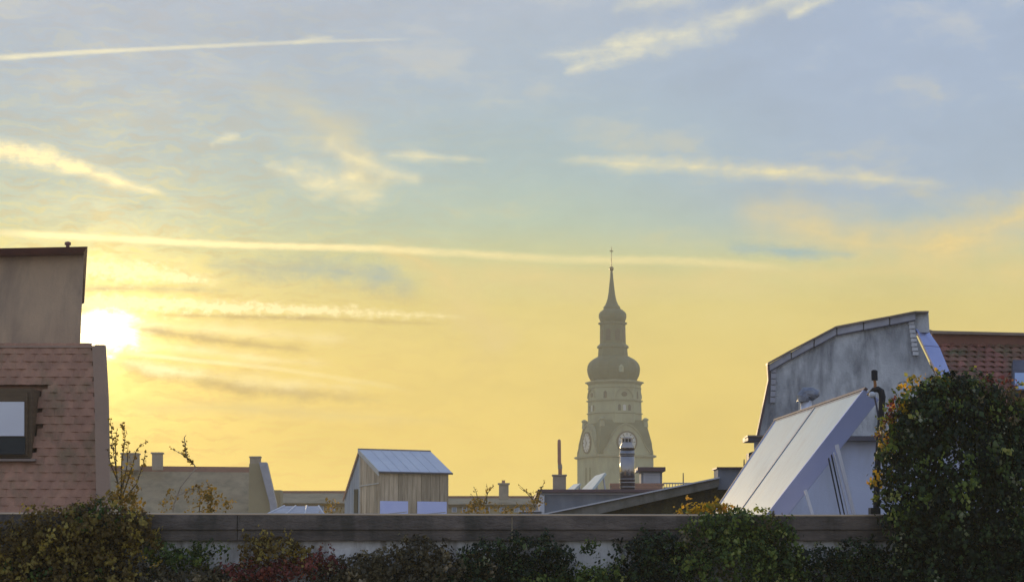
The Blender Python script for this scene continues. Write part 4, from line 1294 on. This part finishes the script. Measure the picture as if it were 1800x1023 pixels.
def leaf_mesh(name, pos, nrm, tip, size, tint, off):
    """five-point folded leaves; all arrays are numpy"""
    n = len(pos)
    nrm = nrm / (np.linalg.norm(nrm, axis=1, keepdims=True) + 1e-9)
    tip = tip - nrm * (tip * nrm).sum(1, keepdims=True)
    tip = tip / (np.linalg.norm(tip, axis=1, keepdims=True) + 1e-9)
    sd_ = np.cross(nrm, tip)
    s = size[:, None]
    wl = rng.uniform(.32, .46, n)[:, None]
    V_ = np.stack([pos - tip * s * .5, pos + sd_ * s * wl - tip * s * .05 - nrm * s * .10, pos + tip * s * .02 + nrm * s * .06,
                   pos - sd_ * s * wl - tip * s * .05 - nrm * s * .10, pos + tip * s * .5 - nrm * s * .12], 1) - np.array(off)
    base = (np.arange(n) * 5)[:, None, None]
    tri = np.array([[0, 1, 2], [0, 2, 3], [1, 4, 2], [2, 4, 3]])[None] + base
    me = bpy.data.meshes.new(name)
    me.vertices.add(n * 5)
    me.vertices.foreach_set('co', V_.reshape(-1).astype(np.float32))
    me.loops.add(n * 12)
    me.loops.foreach_set('vertex_index', tri.reshape(-1).astype(np.int32))
    me.polygons.add(n * 4)
    me.polygons.foreach_set('loop_start', (np.arange(n * 4) * 3).astype(np.int32))
    me.update()
    a = me.attributes.new('tint', 'FLOAT', 'POINT')
    a.data.foreach_set('value', np.repeat(tint, 5).astype(np.float32))
    me.validate()
    return me


def lump(p, f, seed):
    """cheap smooth noise on numpy points"""
    out = np.zeros(len(p))
    r = np.random.default_rng(seed)
    for k in range(6):
        d = r.normal(size=3) * f * (1 + .5 * k)
        out += np.sin(p @ d + r.uniform(0, 6.3)) / (1 + .5 * k)
    return out / 3.0


def blob_points(bl, Y, lsize, dens, ry=None, seed=0):
    """leaves gathered in sprays over a lumpy body, with inner leaves tinted dark to paint the shade behind them"""
    P, Nn, Tn = [], [], []
    for (px_, py_, rx, rz) in bl:
        c = np.array(at(px_, py_, Y))
        k = Y / F
        R = np.array([rx * k, (ry or .6 * (rx + rz) / 2 * k), rz * k])
        cnt = int(math.pi * rx * rz / ((lsize / k) ** 2 * .42) * dens)
        per = 11
        nc = max(6, int(cnt * .62 / per))

        def dirs(n):
            d = rng.normal(size=(n, 3))
            d[:, 1] = -np.abs(d[:, 1]) * np.where(rng.random(n) < .82, 1, -1)
            return d / np.linalg.norm(d, axis=1, keepdims=True)
        d = dirs(nc)
        rad = 1 + .26 * lump(d + c * 1.3, 3.6, seed + 3) + .14 * lump(d + c, 10, seed + 9) + np.abs(rng.normal(size=nc)) * .05 - .05
        cc_ = c + d * R * rad[:, None]
        nn_ = d / R
        nn_ /= np.linalg.norm(nn_, axis=1, keepdims=True)
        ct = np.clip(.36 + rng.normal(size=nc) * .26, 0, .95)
        # each spray hangs down and outwards from its centre
        hang = np.array([0, -.3, -1.0]) + nn_ * .8 + rng.normal(size=(nc, 3)) * .5
        hang /= np.linalg.norm(hang, axis=1, keepdims=True)
        idx = np.repeat(np.arange(nc), per)
        t = rng.random(len(idx))
        P.append(cc_[idx] + hang[idx] * (t * lsize * 2.6)[:, None] + rng.normal(size=(len(idx), 3)) * lsize * .62)
        Nn.append(nn_[idx])
        Tn.append(ct[idx] + .10 * rng.normal(size=len(idx)))
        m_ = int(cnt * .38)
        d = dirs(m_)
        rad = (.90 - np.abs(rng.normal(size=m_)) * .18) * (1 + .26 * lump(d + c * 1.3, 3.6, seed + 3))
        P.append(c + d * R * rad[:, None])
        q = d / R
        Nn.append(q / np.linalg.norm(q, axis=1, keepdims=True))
        Tn.append(np.clip(.22 + rng.normal(size=m_) * .14, 0, 1))  # inner leaves tinted darker, painting the shade between the sprays
    return np.concatenate(P), np.concatenate(Nn), np.clip(np.concatenate(Tn), 0, 1)


def foliage(parent, name, bl, Y, lsize, dens, mat, ry=None, seed=0, keep=None, ymin=None):
    P, Nn, tint = blob_points(bl, Y, lsize, dens, ry, seed)
    if keep is not None:
        m_ = keep(P)
        P, Nn, tint = P[m_], Nn[m_], tint[m_]
    if ymin is not None:
        P[:, 1] = np.minimum(P[:, 1], ymin - rng.random(len(P)) * .05)
    n = len(P)
    nr = Nn + rng.normal(size=(n, 3)) * .55
    tip = np.array([0, -.35, -1.0]) + rng.normal(size=(n, 3)) * .6
    cl = lump(P, 7.0, seed + 20)
    tint = np.clip(tint + .12 * cl, 0, 1)
    me = leaf_mesh(name, P, nr, tip, lsize * np.clip(rng.lognormal(-.08, .32, n), .45, 1.7), tint, ORG[parent.name])
    o = link(name, me, LM[mat], parent)
    o['kind'] = 'stuff'
    return o


def stems(parent, paths, Y, r0, mat='bark'):
    mb = MB()
    for pts in paths:
        P = []
        for (a, b), (c_, d) in zip(pts[:-1], pts[1:]):
            for t in (0, .5):
                P.append((a + (c_ - a) * t + random.uniform(-1, 1) * t * 2, b + (d - b) * t))
        P.append(pts[-1])
        W_ = [at(a, b, Y + .04 * math.sin(i)) for i, (a, b) in enumerate(P)]
        mb.tube(W_, [r0 * (1 - .75 * i / (len(W_) - 1)) for i in range(len(W_))], 5)
    o = mb.part('stems', M[mat], parent)
    if len(paths) > 3 and parent.name.startswith('creeper'):
        o['kind'] = 'stuff'
    return o


def twig_leaves(parent, paths, Y, lsize, per, mat, t0=0.3, name='leaves'):
    P, T = [], []
    for pts in paths:
        W_ = [at(a, b, Y) for a, b in pts]
        L = sum((W_[i + 1] - W_[i]).length for i in range(len(W_) - 1))
        for _ in range(max(3, int(L * per))):
            t = t0 + (1 - t0) * random.random()
            s = t * (len(W_) - 1)
            i = min(int(s), len(W_) - 2)
            p = W_[i].lerp(W_[i + 1], s - i)
            dr = (W_[i + 1] - W_[i]).normalized()
            side = Vector((random.gauss(0, 1), random.gauss(0, 1), random.gauss(0, .6))).normalized()
            P.append(p + side * lsize * .55)
            T.append(side + dr * .6)
    P, T = np.array(P), np.array(T)
    n = len(P)
    me = leaf_mesh(name, P, rng.normal(size=(n, 3)) + np.array([0, -.6, .2]), T, lsize * rng.uniform(.6, 1.2, n), rng.random(n), ORG[parent.name])
    o = link(name, me, LM[mat], parent)
    o['kind'] = 'stuff'
    return o


def plant(name, label, cat, px_, py_, Y, group=None):
    return thing(name, label, cat, at(px_, py_, Y), group)


YP = 15.86
# mound hanging over the wall at the left
g = 'creepers on the parapet'
m1 = plant('creeper', 'olive-brown creeper mound spilling over the parapet', 'creeper', 130, 1023, YP, g)
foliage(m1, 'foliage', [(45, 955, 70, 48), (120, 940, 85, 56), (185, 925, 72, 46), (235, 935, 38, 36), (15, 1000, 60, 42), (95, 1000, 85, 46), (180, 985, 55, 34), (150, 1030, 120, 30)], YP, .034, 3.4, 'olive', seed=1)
foliage(m1, 'green_leaves', [(180, 905, 60, 26), (100, 1015, 80, 24), (30, 985, 30, 20)], YP - .04, .034, .9, 'green', seed=2)
stems(m1, [[(30, 935), (60, 905), (100, 893), (140, 885)], [(120, 900), (165, 880), (190, 872)]], YP, .006, 'bark_pale')
twig_leaves(m1, [[(30, 935), (60, 905), (100, 893), (140, 885)], [(120, 900), (165, 880), (190, 872)], [(220, 905), (250, 898), (268, 908)], [(250, 930), (268, 950)]], YP, .03, 90, 'olive')
# low clumps on the wall face
YL = 15.93
lows = [
    ('small green clump of creeper on the wall between two left bare render patches', [(290, 968, 36, 18), (360, 965, 34, 17), (320, 985, 48, 20)], 'green', 3.0),
    ('brownish creeper along the foot of the wall beneath the left bare patches', [(250, 1018, 60, 26), (330, 1020, 70, 28), (400, 1022, 50, 24)], 'brown', 3.4),
    ('olive creeper clump with upright tips below the lens of the coping', [(450, 970, 34, 26), (490, 962, 36, 24), (530, 976, 30, 18)], 'olive', 3.2),
    ('dark red autumn creeper patch left of centre', [(440, 1008, 60, 22), (510, 1000, 62, 20), (565, 982, 36, 17)], 'red', 3.2),
    ('dark creeper covering the wall under the wooden hut', [(630, 1002, 60, 30), (680, 990, 60, 30), (740, 972, 46, 28), (800, 1000, 80, 32), (590, 1022, 60, 22), (700, 1025, 120, 24)], 'brown', 3.6),
    ('dark green creeper at the middle of the wall with a notched top edge', [(860, 982, 50, 34), (930, 968, 52, 30), (900, 1010, 90, 30), (975, 985, 34, 26), (820, 1026, 110, 22)], 'dark', 3.6),
    ('low green creeper strip beneath the large bare render patch', [(1010, 1018, 70, 20), (1075, 1014, 60, 22), (1035, 966, 16, 12), (950, 1026, 80, 18)], 'green', 3.4),
    ('dark blue-green creeper mound right of the large bare render patch', [(1130, 975, 42, 36), (1165, 960, 46, 26), (1175, 1000, 56, 34), (1120, 1015, 60, 26)], 'dark', 3.6),
    ('low dark creeper between the round mound and the big bush', [(1440, 982, 52, 26), (1500, 975, 52, 26), (1470, 1012, 80, 26), (1545, 1000, 60, 36)], 'dark', 3.4),
]
for i, (lb_, bl, mt, dn) in enumerate(lows):
    px_ = sum(b[0] for b in bl) / len(bl)
    r = plant('creeper', lb_, 'creeper', px_, 1023, YL, g)
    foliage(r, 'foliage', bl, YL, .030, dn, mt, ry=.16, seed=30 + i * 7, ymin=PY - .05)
    tw = []
    for _ in range(7):
        b = random.choice(bl)
        x, y = b[0] + random.uniform(-.8, .8) * b[2], b[1] - b[3] * .6
        dx_ = random.uniform(-12, 12)
        tw.append([(x, y), (x + dx_ * .5, y - random.uniform(5, 10)), (x + dx_, y - random.uniform(10, 20))])
    stems(r, tw, YL - .06, .002)
    twig_leaves(r, tw, YL - .06, .024, 110, mt)
# hanging runners with backlit leaves
hr = plant('creeper', 'loose twiggy creeper runner with lit leaves hanging over the bare patch at left', 'creeper', 205, 990, YL, g)
rp = [[(196, 955), (198, 975), (202, 992)], [(250, 958), (252, 975), (262, 995), (280, 992)], [(270, 998), (285, 982)], [(466, 985), (476, 970)], [(488, 988), (484, 975)], [(120, 1000), (132, 992)], [(145, 996), (158, 1004)]]
stems(hr, rp, YL - .14, .004, 'bark_pale')
twig_leaves(hr, rp, YL - .14, .026, 60, 'yellow')
# round mound with the yellow top
m2 = plant('creeper', 'round green creeper mound with a golden yellow top in front of the collector', 'creeper', 1290, 1023, YP, g)
foliage(m2, 'foliage', [(1245, 935, 42, 38), (1300, 935, 62, 44), (1355, 955, 42, 46), (1290, 990, 105, 52), (1370, 1000, 40, 46)], YP, .032, 3.6, 'green', seed=80)
foliage(m2, 'yellow_leaves', [(1240, 893, 40, 13), (1262, 897, 26, 12), (1215, 905, 20, 12)], YP + .3, .032, 3.0, 'yellow', seed=81)
foliage(m2, 'brown_leaves', [(1225, 960, 26, 40), (1270, 1010, 30, 24), (1340, 920, 40, 18)], YP - .12, .028, .7, 'brown', seed=82)
tw = [[(1330, 912), (1345, 900), (1350, 892)], [(1210, 905), (1198, 895)], [(1392, 975), (1402, 990), (1400, 1010)], [(1290, 895), (1305, 893), (1318, 902)]]
stems(m2, tw, YP, .003)
twig_leaves(m2, tw, YP, .028, 100, 'green')
# big bush
m3 = plant('creeper_bush', 'big dark dome of creeper with golden and red leaves along its left edge', 'creeper', 1690, 1023, 16.0)
big = [(1680, 790, 110, 122), (1628, 750, 56, 62), (1692, 704, 76, 42), (1756, 758, 62, 62), (1594, 842, 48, 90), (1696, 930, 128, 110), (1794, 905, 90, 150), (1636, 940, 66, 80), (1812, 805, 44, 76), (1700, 1010, 150, 50), (1610, 738, 38, 46), (1654, 694, 46, 28)]
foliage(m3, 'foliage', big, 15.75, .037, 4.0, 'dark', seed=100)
foliage(m3, 'green_leaves', [(1640, 720, 88, 62), (1594, 850, 50, 84), (1728, 712, 74, 44), (1730, 850, 120, 120), (1572, 800, 30, 80), (1620, 690, 60, 34)], 15.66, .037, .5, 'green', seed=101)
foliage(m3, 'yellow_leaves', [(1562, 785, 17, 42), (1552, 842, 18, 24), (1596, 700, 26, 24), (1572, 740, 14, 34), (1640, 668, 46, 8)], 15.70, .032, 1.0, 'yellow', seed=102)
foliage(m3, 'red_leaves', [(1572, 716, 13, 24), (1560, 752, 10, 24), (1742, 672, 40, 14)], 15.74, .032, 1.1, 'red', seed=103)
foliage(m3, 'brown_leaves', [(1732, 698, 66, 30), (1780, 745, 34, 36)], 15.68, .030, 1.2, 'brown', seed=104)
tw = [[(1560, 850), (1540, 848), (1524, 852)], [(1556, 868), (1540, 874), (1534, 884)], [(1562, 810), (1548, 806), (1540, 812)], [(1600, 672), (1596, 660)], [(1690, 668), (1700, 652), (1712, 648)], [(1730, 668), (1745, 656)], [(1780, 680), (1798, 672)], [(1560, 905), (1552, 915)], [(1575, 690), (1566, 684)], [(1650, 668), (1646, 655)]]
stems(m3, tw, 15.7, .004)
twig_leaves(m3, tw, 15.7, .038, 100, 'green', .1)

# ------------------------------------------------------------------ saplings and shrubs behind the parapet
s1 = plant('sapling', 'leafy young sapling with several upright shoots beside the corner house', 'sapling', 212, 925, 17.6)
pa = [[(216, 930), (208, 860), (200, 800), (194, 735)], [(212, 880), (214, 810), (220, 765), (214, 742)], [(216, 870), (232, 820), (240, 790), (258, 775)], [(208, 850), (196, 820), (190, 790)],
      [(214, 860), (224, 815), (226, 775)], [(216, 880), (240, 850), (252, 815), (256, 790)], [(204, 830), (203, 780), (206, 752)]]
stems(s1, pa, 17.6, .007)
twig_leaves(s1, pa, 17.6, .032, 75, 'olive', .2)
foliage(s1, 'lower_foliage', [(225, 868, 26, 34), (205, 885, 28, 26), (238, 890, 24, 24)], 17.6, .028, 1.1, 'back', seed=120)
s2 = plant('sapling', 'bent sapling with a pale bare stem and a leafy forked tip', 'sapling', 303, 925, 17.8)
pb = [[(302, 930), (306, 885), (318, 855), (345, 822), (338, 812), (318, 797), (300, 787)], [(330, 808), (326, 790), (324, 768), (327, 764)], [(309, 872), (330, 862), (352, 852)]]
stems(s2, pb, 17.8, .008, 'bark_pale')
twig_leaves(s2, [[(340, 814), (318, 797), (300, 787)], [(338, 814), (328, 800), (325, 780), (325, 765)], [(345, 822), (330, 806)], [(330, 862), (352, 852)]], 17.8, .032, 110, 'olive', 0.0)
sh = [
    ('backlit_shrub', 'airy backlit shrub around the foot of the bent sapling', [(352, 880, 32, 26), (385, 888, 22, 20), (372, 862, 16, 16)], 18.2, .026, .9),
    ('backlit_shrub', 'narrow backlit shrub left of the pale bare stem', [(298, 882, 10, 24)], 18.2, .024, .8),
    ('backlit_shrub', 'low tuft of yellow-green leaves at the rear corner of the wooden hut', [(584, 896, 13, 11)], 40, .06, 1.5),
    ('backlit_shrub', 'yellowish shrub with bare upright twigs right of the wooden hut', [(845, 888, 26, 17), (822, 893, 14, 13)], 40, .06, 1.2),
    ('backlit_shrub', 'yellow-green shrub with two leafy shoots left of the grey-blue block', [(925, 893, 22, 11), (948, 872, 8, 12), (893, 897, 14, 8)], 40, .055, 1.3),
]
tws = {3: [[(845, 890), (838, 868), (832, 855)], [(850, 885), (858, 865), (868, 851)], [(840, 885), (828, 868)], [(855, 885), (856, 862), (855, 850)]],
       4: [[(940, 890), (934, 870), (912, 852)], [(945, 885), (950, 862), (958, 844)], [(938, 880), (924, 864), (913, 856)]], 0: [[(350, 900), (352, 870), (345, 850)], [(370, 900), (372, 860), (362, 845)]]}
for i, (nm, lb_, bl, Y, ls, dn) in enumerate(sh):
    r = plant(nm, lb_, 'shrub', bl[0][0], 925, Y, 'backlit shrubs behind the parapet')
    foliage(r, 'foliage', bl, Y, ls, dn, 'back', seed=130 + i)
    if i in tws:
        stems(r, tws[i], Y, .012 if Y > 30 else .005)
        twig_leaves(r, tws[i], Y, ls * .9, 20 if Y > 30 else 60, 'back', .2)

# ------------------------------------------------------------------ air
hz_o = link('haze', MB().box(-GX - 2, GX + 2, GY0 - 2, GY1 + 2, -1.5, 72.0).mesh('haze'), None)
hm = bpy.data.materials.new('haze')
hm.use_nodes = True
hm.node_tree.nodes.clear()
pv = hm.node_tree.nodes.new('ShaderNodeVolumePrincipled')
pv.inputs['Color'].default_value = (1.0, 0.95, 0.74, 1)
pv.inputs['Density'].default_value = 0.0010
pv.inputs['Anisotropy'].default_value = 0.25
ho = hm.node_tree.nodes.new('ShaderNodeOutputMaterial')
hm.node_tree.links.new(pv.outputs[0], ho.inputs['Volume'])
hz_o.data.materials.append(hm)
hz_o['kind'] = 'stuff'
